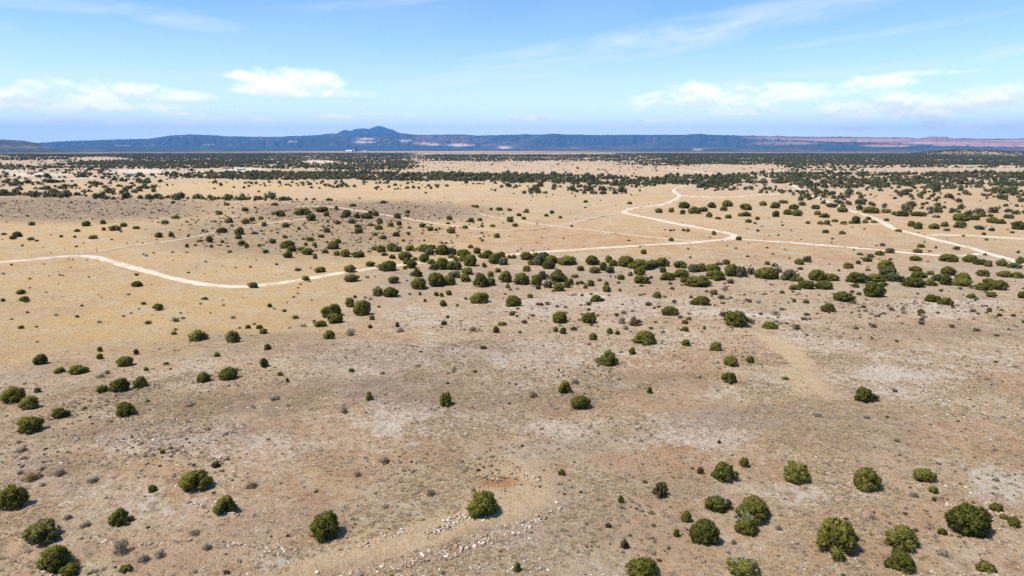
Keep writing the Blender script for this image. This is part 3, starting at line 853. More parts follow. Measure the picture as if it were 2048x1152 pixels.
# ------------------------------------------------------------------ plants: where they stand (photo tiles: centre x, y, width, height, look)
TILES = {
    (0, 680, 2.44): [
        (200, 96, 66, 62), (291, 150, 52, 36), (384, 146, 86, 56, 'r'), (489, 44, 24, 34, 's'), (488, 80, 32, 32), (610, 106, 80, 60), (811, 115, 34, 18),
        (714, 143, 28, 22), (1060, 72, 34, 28), (1306, 38, 32, 34), (1290, 117, 40, 50), (1367, 167, 30, 24), (1403, 197, 20, 26), (993, 184, 70, 56),
        (1114, 168, 92, 70), (500, 240, 58, 46, 'o'), (585, 221, 92, 80), (684, 210, 72, 60), (70, 270, 118, 98), (145, 306, 92, 82), (184, 245, 38, 34, 'g'),
        (298, 359, 80, 62, 'r'), (617, 342, 92, 84), (150, 418, 126, 98), (795, 556, 28, 26), (1053, 616, 42, 36), (745, 731, 44, 42), (957, 703, 156, 112, 'r'),
        (1100, 820, 112, 104, 'r'), (590, 877, 106, 92), (65, 780, 136, 144, 'r'), (205, 962, 176, 136, 'o'), (270, 1075, 165, 150, 'r'), (345, 1130, 120, 70, 'r'),
        (1588, 920, 150, 142), (615, 1127, 70, 44, 'o'), (166, 668, 96, 60, 't'), (524, 155, 30, 28, 'sg'), (720, 300, 26, 20), (665, 55, 25, 35, 'b'),
        (590, 1030, 90, 90, 'sg'), (100, 540, 70, 30, 'sg'), (110, 580, 50, 24, 'sg'), (290, 650, 60, 50, 'sg'), (455, 690, 70, 40, 'sg'), (415, 905, 70, 40, 'sg'),
        (950, 950, 60, 40, 'sg'), (1010, 1025, 50, 40, 'sg'), (930, 325, 60, 30, 'sg'), (700, 1080, 60, 50, 'sg'), (780, 1060, 60, 50, 'sg'), (100, 650, 40, 30, 'sg'),
        (210, 705, 40, 24, 'sg'), (490, 180, 50, 20, 'sg'), (1225, 710, 60, 40, 'sg'), (330, 870, 50, 36, 'sg'), (1340, 290, 60, 26, 'sg'), (1230, 330, 50, 24, 'sg')],
    (680, 680, 2.44): [
        (1303, 96, 90, 78), (1425, 60, 34, 36), (699, 36, 32, 22), (658, 149, 20, 18), (525, 208, 16, 14), (57, 150, 30, 22), (142, 272, 36, 54, 's'), (514, 292, 62, 72, 'r'),
        (1097, 235, 62, 66), (1173, 309, 92, 70, 'r'), (1512, 242, 26, 40), (1081, 645, 36, 36), (697, 812, 150, 132, 'c'), (1560, 735, 70, 84, 'b'), (1370, 782, 32, 44, 's'),
        (1690, 865, 48, 66), (1642, 942, 34, 44, 's'), (1389, 998, 42, 54, 'b'), (864, 1110, 40, 58, 's'), (1478, 1135, 160, 106), (440, 740, 50, 40, 'sg'), (1520, 845, 40, 24, 'sg'),
        (1310, 908, 30, 26, 'b'), (940, 268, 50, 40, 'sg'), (1145, 205, 40, 30, 'sg'), (500, 1135, 30, 24, 'sg'), (20, 345, 40, 40, 'sg'), (210, 165, 30, 18, 'sg'), (560, 135, 26, 18, 'sg'),
        (380, 125, 34, 20, 'sg'), (215, 590, 60, 40, 'sg'), (85, 660, 40, 30, 'sg')],
    (1348, 680, 2.44): [
        (58, 20, 42, 34), (202, 38, 58, 54), (279, 108, 64, 56), (371, 98, 38, 36), (269, 191, 66, 62), (935, 272, 112, 76, 'r'), (543, 192, 34, 14), (340, 598, 44, 52),
        (246, 653, 116, 100), (128, 643, 36, 40, 'b'), (593, 655, 136, 108, 'o'), (938, 690, 136, 128), (1221, 665, 104, 78), (1263, 737, 46, 42), (1268, 778, 22, 34),
        (213, 802, 124, 98, 'dt'), (392, 844, 164, 130), (348, 912, 114, 112, 'dt'), (62, 866, 54, 60), (151, 950, 134, 134), (12, 942, 30, 40), (785, 980, 208, 190),
        (1104, 990, 168, 122, 'r'), (1108, 1095, 160, 120, 'r'), (1434, 888, 214, 182), (1571, 818, 66, 60), (1605, 875, 40, 30), (1652, 898, 64, 62), (1309, 935, 46, 42),
        (336, 1125, 160, 106, 'dt'), (1522, 1112, 98, 80), (220, 492, 20, 20), (1569, 111, 24, 12), (1085, 485, 40, 26, 'sg'), (1170, 765, 60, 30, 'sg'), (1310, 1045, 70, 40, 'sg'),
        (290, 990, 30, 30, 'sg'), (965, 870, 40, 30, 'sg'), (510, 925, 40, 40, 'sg'), (700, 370, 44, 22, 'sg'), (940, 375, 40, 26, 'sg'), (1040, 375, 20, 14)],
    (0, 400, 2.9257): [
        (187, 136, 36, 28), (506, 137, 48, 34), (602, 127, 38, 30, 'g'), (676, 163, 72, 36), (724, 144, 40, 28), (102, 199, 54, 38), (72, 218, 44, 28, 'g'), (21, 197, 36, 18, 'g'),
        (180, 225, 38, 24, 'g'), (215, 236, 24, 14), (545, 215, 50, 28, 'l'), (452, 177, 34, 22), (608, 168, 26, 24), (358, 210, 22, 18), (438, 213, 18, 16), (797, 160, 38, 22),
        (930, 204, 44, 34), (1000, 200, 34, 34, 'r'), (965, 128, 42, 30), (1029, 99, 42, 22), (1012, 12, 24, 18), (1285, 74, 36, 26), (1327, 24, 34, 20), (1340, 118, 46, 34),
        (1435, 54, 40, 28, 'l'), (1437, 124, 42, 32), (1475, 110, 38, 26), (1527, 104, 32, 22), (1640, 78, 52, 38), (1545, 141, 34, 28), (1608, 24, 40, 20), (1300, 176, 54, 34),
        (1403, 180, 50, 48), (1395, 215, 42, 30), (1488, 185, 50, 34, 'd'), (1228, 228, 38, 42), (1170, 238, 34, 18), (1190, 178, 20, 20), (1102, 210, 18, 18), (1300, 242, 24, 20),
        (1415, 250, 42, 32), (1443, 263, 28, 30), (1594, 240, 44, 30), (1672, 146, 40, 30), (1668, 214, 32, 22), (1685, 258, 70, 44), (1708, 284, 50, 38), (1660, 270, 40, 30),
        (1686, 320, 50, 40), (1800, 300, 60, 44), (1843, 328, 26, 36), (1756, 285, 34, 24), (1814, 228, 42, 30), (1840, 258, 30, 26), (1790, 258, 20, 24), (1916, 176, 40, 32),
        (1880, 210, 36, 22), (1905, 300, 40, 26), (1970, 312, 40, 30), (1952, 265, 64, 48), (1978, 240, 34, 30), (1975, 130, 28, 26), (1770, 70, 90, 36), (1820, 100, 50, 44),
        (1885, 54, 66, 34), (1908, 80, 34, 30), (1968, 46, 20, 26), (1518, 264, 26, 20), (1094, 266, 22, 26), (1142, 264, 22, 14), (1237, 268, 22, 22), (1555, 300, 36, 28, 'd'),
        (1748, 165, 22, 22), (1918, 124, 18, 18), (800, 490, 60, 38), (122, 536, 52, 34), (143, 577, 54, 34), (18, 584, 28, 26), (927, 627, 58, 46, 'l'), (1480, 496, 50, 38, 'l'),
        (1787, 458, 46, 30), (1745, 398, 46, 36, 'd'), (1872, 407, 60, 36), (478, 615, 20, 14), (452, 678, 24, 18), (124, 745, 32, 26), (214, 741, 20, 14), (1018, 778, 36, 26),
        (1163, 797, 106, 74, 'o'), (1366, 800, 70, 84, 'o'), (1452, 742, 34, 28), (1520, 745, 40, 30), (1543, 767, 44, 38), (1940, 652, 104, 80), (1960, 697, 88, 62), (1880, 728, 64, 42),
        (1922, 797, 68, 56), (1730, 687, 36, 26), (1577, 615, 28, 26), (1664, 646, 24, 18), (1102, 424, 18, 12), (1465, 390, 18, 14), (1619, 374, 18, 14), (67, 376, 16, 14),
        (218, 829, 18, 12), (840, 316, 16, 10), (447, 270, 20, 14), (131, 264, 16, 14), (370, 440, 12, 10), (654, 230, 16, 10), (722, 678, 22, 10, 'b'), (800, 850, 120, 36, 'sg'),
        (900, 308, 14, 10), (1010, 305, 16, 10), (1092, 305, 14, 10), (1345, 300, 26, 18, 'sg'), (490, 250, 14, 8)],
    (680, 400, 2.9257): [
        (40, 78, 48, 44), (20, 95, 36, 20, 'g'), (100, 92, 34, 32), (155, 92, 62, 36), (177, 72, 26, 22), (209, 79, 36, 30), (70, 122, 44, 32, 'g'), (104, 152, 40, 28, 'g'), (111, 178, 46, 36),
        (232, 120, 38, 34), (226, 160, 44, 30), (295, 142, 36, 30), (335, 91, 40, 34), (395, 68, 28, 22), (345, 135, 34, 28), (178, 143, 34, 20), (205, 200, 30, 22), (252, 218, 40, 26),
        (330, 200, 44, 30, 'r'), (404, 160, 22, 14), (402, 195, 18, 26), (371, 236, 22, 16), (484, 148, 38, 26), (528, 168, 38, 28), (562, 172, 20, 18), (640, 104, 36, 26), (650, 178, 48, 36),
        (732, 157, 30, 22), (632, 137, 26, 16), (768, 117, 40, 28), (818, 113, 28, 20), (832, 149, 20, 18), (893, 150, 30, 16), (917, 208, 38, 28, 'l'), (994, 113, 42, 34), (1025, 146, 30, 22),
        (1076, 106, 26, 18), (1092, 63, 28, 26), (1048, 86, 28, 20), (933, 52, 36, 22), (990, 56, 30, 18, 'g'), (1207, 88, 28, 18), (1240, 70, 26, 24, 'g'), (1289, 100, 24, 16), (798, 37, 28, 18),
        (776, 34, 18, 16), (883, 52, 20, 18), (253, 12, 34, 20), (75, 30, 40, 18), (1356, 152, 18, 14), (832, 235, 16, 18), (764, 272, 28, 24), (32, 312, 54, 48, 'r'), (108, 318, 72, 40),
        (200, 282, 36, 26), (240, 285, 60, 44), (303, 278, 56, 52), (335, 288, 50, 36, 'g'), (408, 280, 48, 38), (260, 318, 38, 24, 'g'), (307, 332, 36, 28), (384, 328, 68, 54), (440, 345, 28, 22),
        (418, 375, 56, 52), (380, 395, 24, 24), (390, 360, 40, 40), (493, 340, 58, 56), (524, 303, 46, 46, 'g'), (485, 292, 90, 28), (541, 274, 42, 28), (595, 292, 70, 64), (650, 300, 60, 44, 'g'),
        (723, 310, 76, 44), (800, 297, 44, 36), (652, 330, 40, 24), (678, 345, 34, 32), (535, 362, 48, 32), (545, 393, 44, 40, 'g'), (598, 374, 80, 70), (650, 385, 60, 50), (690, 385, 44, 48),
        (718, 340, 40, 40), (760, 355, 72, 70), (825, 327, 36, 32), (868, 320, 56, 50), (905, 345, 66, 64), (945, 320, 44, 34), (955, 360, 52, 44, 'g'), (990, 332, 28, 24), (1015, 332, 30, 26),
        (1088, 328, 66, 50), (1118, 366, 42, 34), (1150, 330, 50, 44), (1170, 350, 60, 70, 'g'), (1195, 325, 50, 40, 'g'), (1235, 350, 80, 50), (1218, 382, 66, 50), (1330, 356, 106, 56),
        (176, 374, 52, 32), (280, 388, 96, 64), (57, 402, 64, 48, 'l'), (68, 457, 72, 48, 'l'), (312, 468, 58, 44, 'l'), (446, 426, 58, 50), (462, 492, 88, 70), (222, 540, 66, 52, 'o'),
        (300, 543, 84, 62), (125, 635, 88, 96), (60, 600, 50, 60, 'o'), (168, 605, 20, 22), (565, 468, 92, 86), (636, 472, 72, 60), (670, 437, 70, 42, 'g'), (744, 417, 62, 46), (734, 458, 54, 48),
        (826, 470, 76, 86, 'r'), (880, 434, 40, 36), (876, 480, 60, 50), (925, 412, 36, 28), (966, 452, 70, 68), (1062, 464, 84, 70), (1090, 402, 46, 36), (1150, 468, 60, 64), (1182, 442, 46, 52, 'g'),
        (1216, 492, 50, 46, 'g'), (1276, 452, 96, 60), (1276, 415, 40, 26), (1280, 510, 60, 52), (1330, 495, 40, 42), (1350, 478, 30, 40), (1374, 446, 40, 24, 'r'), (1388, 484, 18, 28),
        (1412, 482, 28, 22), (1434, 507, 26, 24), (1467, 485, 38, 40), (1408, 400, 40, 34), (1490, 410, 64, 40), (1542, 390, 40, 52), (1478, 355, 76, 56, 'r'), (1570, 345, 34, 52, 'r'),
        (1600, 370, 50, 40), (1580, 408, 50, 42, 'g'), (1672, 362, 92, 66), (1770, 380, 110, 66), (1752, 416, 56, 50), (1700, 385, 40, 36), (1880, 365, 80, 56), (1830, 375, 60, 50),
        (1888, 408, 40, 40), (1915, 448, 72, 50), (1645, 450, 42, 34), (1698, 432, 30, 28), (1766, 467, 82, 50, 'r'), (1764, 500, 24, 16), (1820, 452, 18, 20), (1560, 487, 28, 26),
        (1560, 520, 46, 42), (1638, 525, 18, 20), (1582, 446, 14, 12), (1612, 450, 12, 12), (1944, 515, 28, 18), (1854, 556, 46, 40), (1505, 580, 74, 42), (1416, 556, 20, 16), (1113, 562, 34, 28),
        (1015, 595, 82, 68), (815, 576, 102, 70), (637, 544, 34, 32), (564, 552, 26, 28), (595, 555, 26, 26), (605, 608, 38, 38), (686, 615, 18, 16), (735, 574, 18, 18), (497, 587, 18, 22),
        (467, 545, 18, 32), (408, 550, 16, 14), (981, 504, 26, 24), (1040, 635, 18, 16), (1006, 666, 34, 32), (1270, 627, 20, 18), (606, 718, 38, 32), (630, 683, 22, 20), (334, 731, 26, 34),
        (187, 690, 30, 32), (177, 746, 26, 26), (228, 622, 20, 14), (950, 730, 52, 20), (913, 762, 38, 42), (1284, 691, 88, 72), (1458, 702, 90, 64), (1260, 757, 32, 36), (1304, 763, 36, 42),
        (1480, 803, 44, 46), (1578, 773, 36, 40), (1622, 785, 30, 28), (1783, 815, 124, 86, 'c'), (1930, 656, 86, 56), (1053, 774, 20, 16), (1160, 510, 28, 26, 'b'), (842, 380, 30, 32, 'd'),
        (1650, 712, 46, 46, 'sg'), (1668, 750, 40, 34, 'sg'), (1715, 695, 30, 30, 'sg'), (780, 755, 50, 36, 'sg'), (350, 765, 50, 30, 'sg'), (60, 775, 60, 50, 'sg'), (1938, 231, 28, 22), (1776, 303, 36, 30, 'l'), (1933, 177, 18, 12), (1696, 17, 24, 18), (1437, 8, 24, 18),
        (1865, 62, 40, 30), (1938, 58, 34, 30), (1890, 775, 30, 30, 'sg'), (1755, 555, 30, 18, 'sg'), (88, 565, 18, 20), (492, 235, 16, 12), (1182, 218, 8, 8), (1040, 297, 12, 10), (1132, 297, 12, 10)],
    (1348, 400, 2.9257): [
        (35, 380, 72, 44), (45, 432, 84, 52), (60, 468, 44, 34), (110, 400, 60, 50, 'g'), (155, 395, 60, 50), (228, 400, 80, 50), (245, 442, 90, 60), (265, 365, 50, 36, 'd'), (305, 362, 44, 34),
        (333, 412, 70, 76), (390, 420, 70, 70, 'g'), (447, 415, 46, 48, 'g'), (540, 430, 120, 76), (610, 395, 50, 60, 'd'), (545, 367, 34, 26), (590, 380, 34, 26), (676, 440, 92, 76, 'g'),
        (738, 400, 36, 20, 'g'), (735, 465, 44, 36), (140, 484, 132, 58), (330, 475, 40, 30, 'd'), (231, 541, 46, 34, 'l'), (160, 597, 102, 64), (100, 572, 24, 20), (238, 617, 14, 12),
        (632, 540, 28, 22), (588, 622, 20, 14), (702, 592, 24, 24), (772, 596, 36, 26), (707, 514, 66, 36), (778, 497, 86, 58), (832, 440, 92, 70), (880, 500, 90, 60), (918, 452, 86, 46),
        (1018, 384, 66, 40), (1078, 364, 28, 26), (1075, 455, 120, 70), (1132, 346, 50, 34), (1150, 324, 40, 28, 'g'), (1202, 311, 46, 32), (1262, 295, 56, 36, 'g'), (1088, 308, 46, 34, 'd'),
        (1220, 260, 30, 24, 'g'), (1184, 266, 14, 10), (732, 360, 50, 38), (778, 345, 48, 40, 'g'), (1134, 406, 30, 18), (1266, 345, 22, 16), (1062, 500, 42, 30), (1170, 525, 110, 100),
        (1225, 494, 44, 30), (1180, 460, 100, 44), (1245, 385, 100, 76), (1250, 420, 100, 60, 'g'), (1285, 456, 100, 56, 'g'), (992, 570, 108, 66), (898, 637, 84, 54), (1400, 480, 110, 72),
        (1430, 436, 80, 44), (1410, 403, 68, 38), (1497, 424, 44, 32), (1500, 482, 68, 46), (1540, 455, 60, 50, 'g'), (1590, 465, 64, 72), (1605, 412, 80, 60), (1690, 450, 84, 60), (1680, 484, 110, 44),
        (1795, 508, 104, 48), (1840, 475, 60, 44), (1898, 495, 96, 68), (1805, 427, 74, 46), (1412, 342, 68, 32), (1424, 298, 54, 32, 'l'), (1444, 266, 46, 28), (1652, 280, 40, 26, 'g'), (1610, 344, 104, 40),
        (1730, 340, 78, 52), (1790, 362, 80, 40), (1838, 370, 44, 42), (1915, 366, 64, 46), (2025, 350, 60, 50), (1990, 384, 80, 36, 'g'), (1935, 432, 80, 46), (2010, 438, 70, 44), (1515, 575, 84, 60, 'r'),
        (1588, 595, 74, 56, 'r'), (1740, 564, 54, 32), (1855, 552, 58, 40, 'l'), (2035, 553, 50, 50), (1338, 638, 24, 24), (1444, 658, 44, 32), (1541, 663, 24, 18), (1843, 645, 32, 34), (1918, 648, 40, 24),
        (1903, 675, 30, 24), (1120, 652, 26, 16), (1192, 682, 26, 16), (1032, 690, 20, 12), (360, 710, 138, 98, 'o'), (562, 740, 88, 56), (85, 697, 32, 30), (63, 717, 36, 28), (62, 760, 50, 32), (177, 754, 20, 26),
        (8, 662, 26, 42), (1770, 769, 40, 22), (1886, 796, 34, 20), (1302, 826, 26, 20), (1958, 757, 22, 14), (1426, 545, 18, 14), (1040, 535, 26, 22, 'd'), (1080, 550, 30, 24, 'd'), (378, 224, 36, 26),
        (233, 192, 28, 28), (80, 176, 22, 22), (55, 174, 20, 18), (887, 183, 36, 24), (984, 190, 36, 24), (490, 178, 18, 16), (1313, 178, 38, 18), (1390, 138, 44, 38), (1425, 148, 50, 46), (1522, 152, 60, 38),
        (1580, 140, 44, 34), (1670, 140, 60, 50), (1595, 173, 40, 20, 'g'), (1787, 160, 50, 30, 'g'), (1860, 170, 40, 26, 'g'), (1813, 196, 26, 20), (1828, 230, 22, 16), (1693, 208, 18, 14), (1978, 187, 26, 16),
        (2015, 145, 80, 60), (2013, 302, 20, 22), (1820, 317, 22, 16), (1532, 275, 14, 20), (782, 131, 26, 18), (856, 133, 34, 24), (895, 130, 36, 32), (940, 120, 36, 20), (992, 132, 36, 24), (1037, 130, 32, 20),
        (1118, 125, 34, 24), (1170, 126, 34, 18), (1242, 114, 30, 20), (1065, 115, 50, 50, 'g'), (1136, 106, 36, 24, 'g'), (438, 122, 38, 24), (317, 96, 36, 26), (258, 106, 36, 16), (205, 86, 34, 34), (120, 60, 80, 44),
        (50, 70, 30, 30), (170, 55, 50, 30), (290, 50, 40, 30), (395, 85, 40, 24), (420, 84, 60, 26), (486, 106, 28, 22), (595, 80, 40, 40), (665, 70, 50, 36), (720, 75, 60, 40), (700, 40, 50, 34), (840, 75, 40, 30),
        (880, 90, 50, 30), (985, 55, 60, 36), (1155, 60, 90, 40), (1240, 65, 60, 24), (1330, 78, 80, 40), (1425, 82, 70, 30), (1535, 88, 60, 34, 'd'), (1680, 100, 90, 50), (1750, 102, 70, 34), (1860, 115, 60, 40),
        (1960, 95, 60, 30, 'g'), (1800, 85, 50, 30), (1900, 125, 70, 30), (1870, 60, 50, 30), (420, 40, 60, 40), (520, 20, 40, 30), (590, 30, 50, 40), (640, 10, 50, 24), (310, 20, 60, 40), (220, 30, 50, 34), (60, 30, 60, 40),
        (750, 20, 40, 30, 'g'), (830, 40, 50, 30, 'g'), (920, 30, 50, 30, 'g'), (430, 168, 14, 8), (610, 204, 14, 12), (745, 228, 10, 8), (922, 248, 12, 8), (545, 278, 14, 12), (310, 266, 10, 8), (635, 147, 14, 12), (684, 176, 12, 10),
        (1052, 291, 14, 10), (1088, 277, 12, 10), (1465, 243, 14, 10), (1495, 298, 20, 12), (1098, 340, 16, 12), (675, 340, 14, 12), (95, 336, 16, 12), (910, 374, 10, 8), (964, 411, 18, 16, 'b')],
}
raw = []
for (ox, oy, k), lst in TILES.items():
    for e in lst:
        raw.append((ox + e[0] / k, oy + e[1] / k, e[2] / k, e[3] / k, e[4] if len(e) > 4 else 'n', (ox, oy)))
plants = []
for p in raw:                     # neighbouring tiles overlap: keep one of each pair
    if any(q[5] != p[5] and math.hypot(q[0] - p[0], q[1] - p[1]) < 0.35 * max(6, q[2], p[2]) for q in plants): continue
    plants.append(p)
PU = np.array([p[0] for p in plants]); PV = np.array([p[1] for p in plants]); PW = np.array([p[2] for p in plants]); PH = np.array([p[3] for p in plants])


def size_and_place(u, v, wpx, hpx):
    dep = np.full(len(u), 0.3)
    for _ in range(3):
        x, y, z = hit(u, v + hpx / 2 - 0.5 * wpx * np.sin(dep))
        dist = np.sqrt(x * x + y * y + (H_CAM - z) ** 2)
        dep = np.arcsin(np.clip((H_CAM - z) / dist, 0, 1))
    zc = y * CF[1] + (z - H_CAM) * CF[2]                      # depth along the view axis
    st = (zc / dist) ** 0.7                                   # round things stretch towards the picture's corners
    w = wpx * zc / F * (0.95 + 0.09 * sstep(110, 190, dist)) * st
    h = (hpx - 0.46 * wpx * np.sin(dep)) / np.cos(dep) * zc / F * st
    return x, y, z, w, np.clip(h, 0.42 * w, 1.25 * w), dist


X, Y, Z, WM, HM, DIST = size_and_place(PU, PV, PW, PH)

# ------------------------------------------------------------------ labels for the plants
ORD = ['', 'second', 'third', 'fourth', 'fifth', 'sixth', 'seventh', 'eighth', 'ninth', 'tenth', 'eleventh', 'twelfth', 'thirteenth', 'fourteenth', 'fifteenth',
       'sixteenth', 'seventeenth', 'eighteenth', 'nineteenth', 'twentieth']


def zone_words(u, v):
    if v > 930:
        return ('in the bottom left corner' if u < 330 else 'left of the rutted track' if u < 800 else 'beside the rutted track and red hollow' if u < 1180
                else 'in the cluster right of the rutted track' if u < 1580 else 'in the bottom right corner')
    if v > 700:
        return ('on the rocky slope at far left' if u < 330 else 'on the stony slope left of centre' if u < 720 else 'on the stony slope above the red hollow' if u < 1250
                else 'left of the worn pale path' if u < 1600 else 'near the white gravel patch at right')
    if v > 585:
        return ('on the golden flat below the road bend' if u < 380 else 'along the edge of the golden flat' if u < 660 else 'on the slope just below the juniper belt' if u < 1000
                else 'on open ground below the belt' if u < 1300 else 'at the top of the worn pale path' if u < 1640 else 'on open stony ground at right')
    if v > 495:
        return ('by the gravel road on the left flat' if u < 680 else 'at the left end of the juniper belt' if u < 860 else 'in the juniper belt left of centre' if u < 1020
                else 'in the middle of the juniper belt' if u < 1200 else 'in the juniper belt right of centre' if u < 1420 else 'in the juniper belt with grey dead tops' if u < 1640
                else 'in the right part of the belt' if u < 1840 else 'at the right end of the juniper belt')
    if v > 452:
        return ('on the flat beyond the left road bend' if u < 300 else 'on the near side of the brushy mound' if u < 520 else 'at the foot of the brushy mound' if u < 700
                else 'between the mound and the juniper belt' if u < 900 else 'on the open red flat' if u < 1340 else 'near the road junction' if u < 1640 else 'by the double track at right')
    return ('on the left plain beyond the track' if u < 330 else 'on the left shoulder of the brushy mound' if u < 560 else 'on top of the brushy mound' if u < 760 else 'on the right shoulder of the mound' if u < 960
            else 'beyond the open red flat' if u < 1340 else 'in the wood behind the road curve' if u < 1620 else 'in the wood beyond the double track' if u < 1850 else 'in the wood at the right edge')


def look_words(k, w, ratio):
    size = 'tiny' if w < 0.95 else 'small' if w < 1.7 else 'medium' if w < 2.9 else 'large' if w < 4.2 else 'bulky'
    shape = 'tall' if ratio > 1.0 else 'spreading' if ratio < 0.58 else 'rounded'
    return {'n': f'{size} {shape} green juniper', 'r': f'{size} ragged green juniper', 'o': f'{size} loose olive juniper', 's': f'{size} narrow pointed juniper',
            'c': f'{size} dense pointed juniper', 'g': f'{size} {shape} grey-green juniper', 'l': f'{size} {shape} yellow-green juniper', 'dt': f'{size} grey-topped juniper',
            'd': f'{size} leafless grey juniper', 'b': f'{size} brown withered shrub', 't': 'tan dry rounded bush', 'sg': f'{size} grey brush clump'}[k]


PLURAL = lambda s: s
def nth(items):
    """items: (key, look, zone, u); unique wording for alike ones, counted from the left"""
    groups = {}
    for it in items: groups.setdefault((it[1], it[2]), []).append(it)
    out = {}
    for (look, zone), g in groups.items():
        g.sort(key=lambda a: a[3])
        for i, it in enumerate(g):
            if len(g) == 1: out[it[0]] = f'{look} {zone}'
            elif i == 0: out[it[0]] = f'{look} {zone}, leftmost'
            elif i == len(g) - 1 and len(g) > 2: out[it[0]] = f'{look} {zone}, rightmost'
            else: out[it[0]] = f'{look} {zone}, {ORD[i]} from left'
    return out


is_shrub = [p[4] in ('sg', 'b', 't') for p in plants]
is_dead = [p[4] == 'd' for p in plants]
app = PW * PH
order = np.argsort(-app)
single = [i for i in order if not is_shrub[i]][:300]
single += [i for i in order if is_shrub[i] and app[i] > 60]
rest = [i for i in range(len(plants)) if i not in set(single)]
LABEL = nth([(i, look_words(plants[i][4], WM[i], HM[i] / WM[i]), zone_words(PU[i], PV[i]), PU[i]) for i in single])


def own_material(o, mat):
    o.material_slots[0].link = 'OBJECT'; o.material_slots[0].material = mat


for m_ in sum(CROWNS.values(), []) + SAGE:
    if not m_.materials: m_.materials.append(LEAF['green'])

for i in single:
    k = plants[i][4]; w, h = float(WM[i]), float(HM[i])
    name = 'juniper_tree' if not (is_shrub[i] or is_dead[i]) else 'dead_juniper' if is_dead[i] else 'desert_shrub'
    root = link(name, None, loc=(float(X[i]), float(Y[i]), float(Z[i]) - 0.03))
    root.empty_display_size = 0.3
    root.rotation_euler[2] = random.uniform(0, 6.283)
    grp = {'juniper_tree': 'junipers scattered over the valley', 'dead_juniper': 'bare grey junipers', 'desert_shrub': 'brush clumps on the stony ground'}[name]
    tag(root, LABEL[i], {'juniper_tree': 'juniper', 'dead_juniper': 'dead tree', 'desert_shrub': 'shrub'}[name], grp)
    s = (w / 2, w / 2, h)
    if name == 'desert_shrub':
        c = link('foliage', random.choice(SAGE if k != 'b' else CROWNS['open']), root)
        own_material(c, LEAF['sage' if k == 'sg' else 'brown' if k == 'b' else 'tan'])
        c.scale = s
        t = link('stems', random.choice(STEMS), root); t.scale = (s[0] * 0.8, s[1] * 0.8, s[2] * 0.8)
        continue
    if name == 'dead_juniper':
        c = link('twigs', random.choice(TWIGS), root); c.scale = s
        c2 = link('foliage', random.choice(CROWNS['open']), root); own_material(c2, LEAF['grey']); c2.scale = (s[0] * 0.8, s[1] * 0.8, s[2] * 0.45)
        t = link('trunk', random.choice(TRUNKS), root); t.scale = (s[0] * 1.1, s[1] * 1.1, s[2] * 0.9)
        continue
    set_ = {'n': 'round', 'r': 'ragged', 'o': 'open', 's': 'cone', 'c': 'cone', 'g': 'open', 'l': 'lolly', 'dt': 'round'}[k]
    if k == 'n' and (w > 1.6 and random.random() < 0.34): set_ = 'ragged'
    c = link('crown', random.choice(CROWNS[set_]), root)
    own_material(c, LEAF['grey' if k == 'g' else 'light' if k == 'l' else 'light' if (k == 'o' and random.random() < 0.4) else 'green'])
    c.scale = s
    if k == 'dt': c.scale = (s[0], s[1], s[2] * 0.78)
    t = link('trunk', random.choice(TRUNKS), root); t.scale = (s[0] * 0.9, s[1] * 0.9, s[2] * 0.8)
    if k == 'dt':
        d_ = link('dead_twigs', random.choice(TWIGS), root); d_.scale = (s[0] * 0.85, s[1] * 0.85, s[2] * 1.12)


# ------------------------------------------------------------------ scatter of what cannot be counted
def scatter(name, label, P, rot, scl, pick, protos):
    coll = bpy.data.collections.new(name + '_source')
    for i, me in enumerate(protos):
        o = bpy.data.objects.new(f'{name}_source_{i:02d}', me); coll.objects.link(o)
    me = bpy.data.meshes.new(name)
    n = len(P)
    me.vertices.add(n); me.vertices.foreach_set('co', np.asarray(P, np.float32).ravel())
    a = me.attributes.new('rot', 'FLOAT_VECTOR', 'POINT'); a.data.foreach_set('vector', np.asarray(rot, np.float32).ravel())
    a = me.attributes.new('scl', 'FLOAT_VECTOR', 'POINT'); a.data.foreach_set('vector', np.asarray(scl, np.float32).ravel())
    a = me.attributes.new('pick', 'INT', 'POINT'); a.data.foreach_set('value', np.asarray(pick, np.int32))
    me.update()
    o = link(name, me)
    ng = bpy.data.node_groups.new(name, 'GeometryNodeTree')
    ng.interface.new_socket('Geometry', in_out='INPUT', socket_type='NodeSocketGeometry')
    ng.interface.new_socket('Geometry', in_out='OUTPUT', socket_type='NodeSocketGeometry')
    N = ng.nodes; L = ng.links
    gi = N.new('NodeGroupInput'); go = N.new('NodeGroupOutput')
    ci = N.new('GeometryNodeCollectionInfo'); ci.inputs[0].default_value = coll; ci.inputs['Separate Children'].default_value = True; ci.inputs['Reset Children'].default_value = True
    ip = N.new('GeometryNodeInstanceOnPoints'); ip.inputs['Pick Instance'].default_value = True
    def named(nm, t):
        q = N.new('GeometryNodeInputNamedAttribute'); q.data_type = t; q.inputs[0].default_value = nm
        return q.outputs[0]
    er = N.new('FunctionNodeEulerToRotation')
    L.new(named('rot', 'FLOAT_VECTOR'), er.inputs[0])
    L.new(gi.outputs[0], ip.inputs['Points']); L.new(ci.outputs[0], ip.inputs['Instance'])
    L.new(named('pick', 'INT'), ip.inputs['Instance Index']); L.new(er.outputs[0], ip.inputs['Rotation']); L.new(named('scl', 'FLOAT_VECTOR'), ip.inputs['Scale'])
    L.new(ip.outputs[0], go.inputs[0])
    md = o.modifiers.new('scatter', 'NODES'); md.node_group = ng
    return tag(o, label, None, None, 'stuff')


def zrot(n): return np.column_stack([np.zeros(n), np.zeros(n), RNG.uniform(0, 6.283, n)])


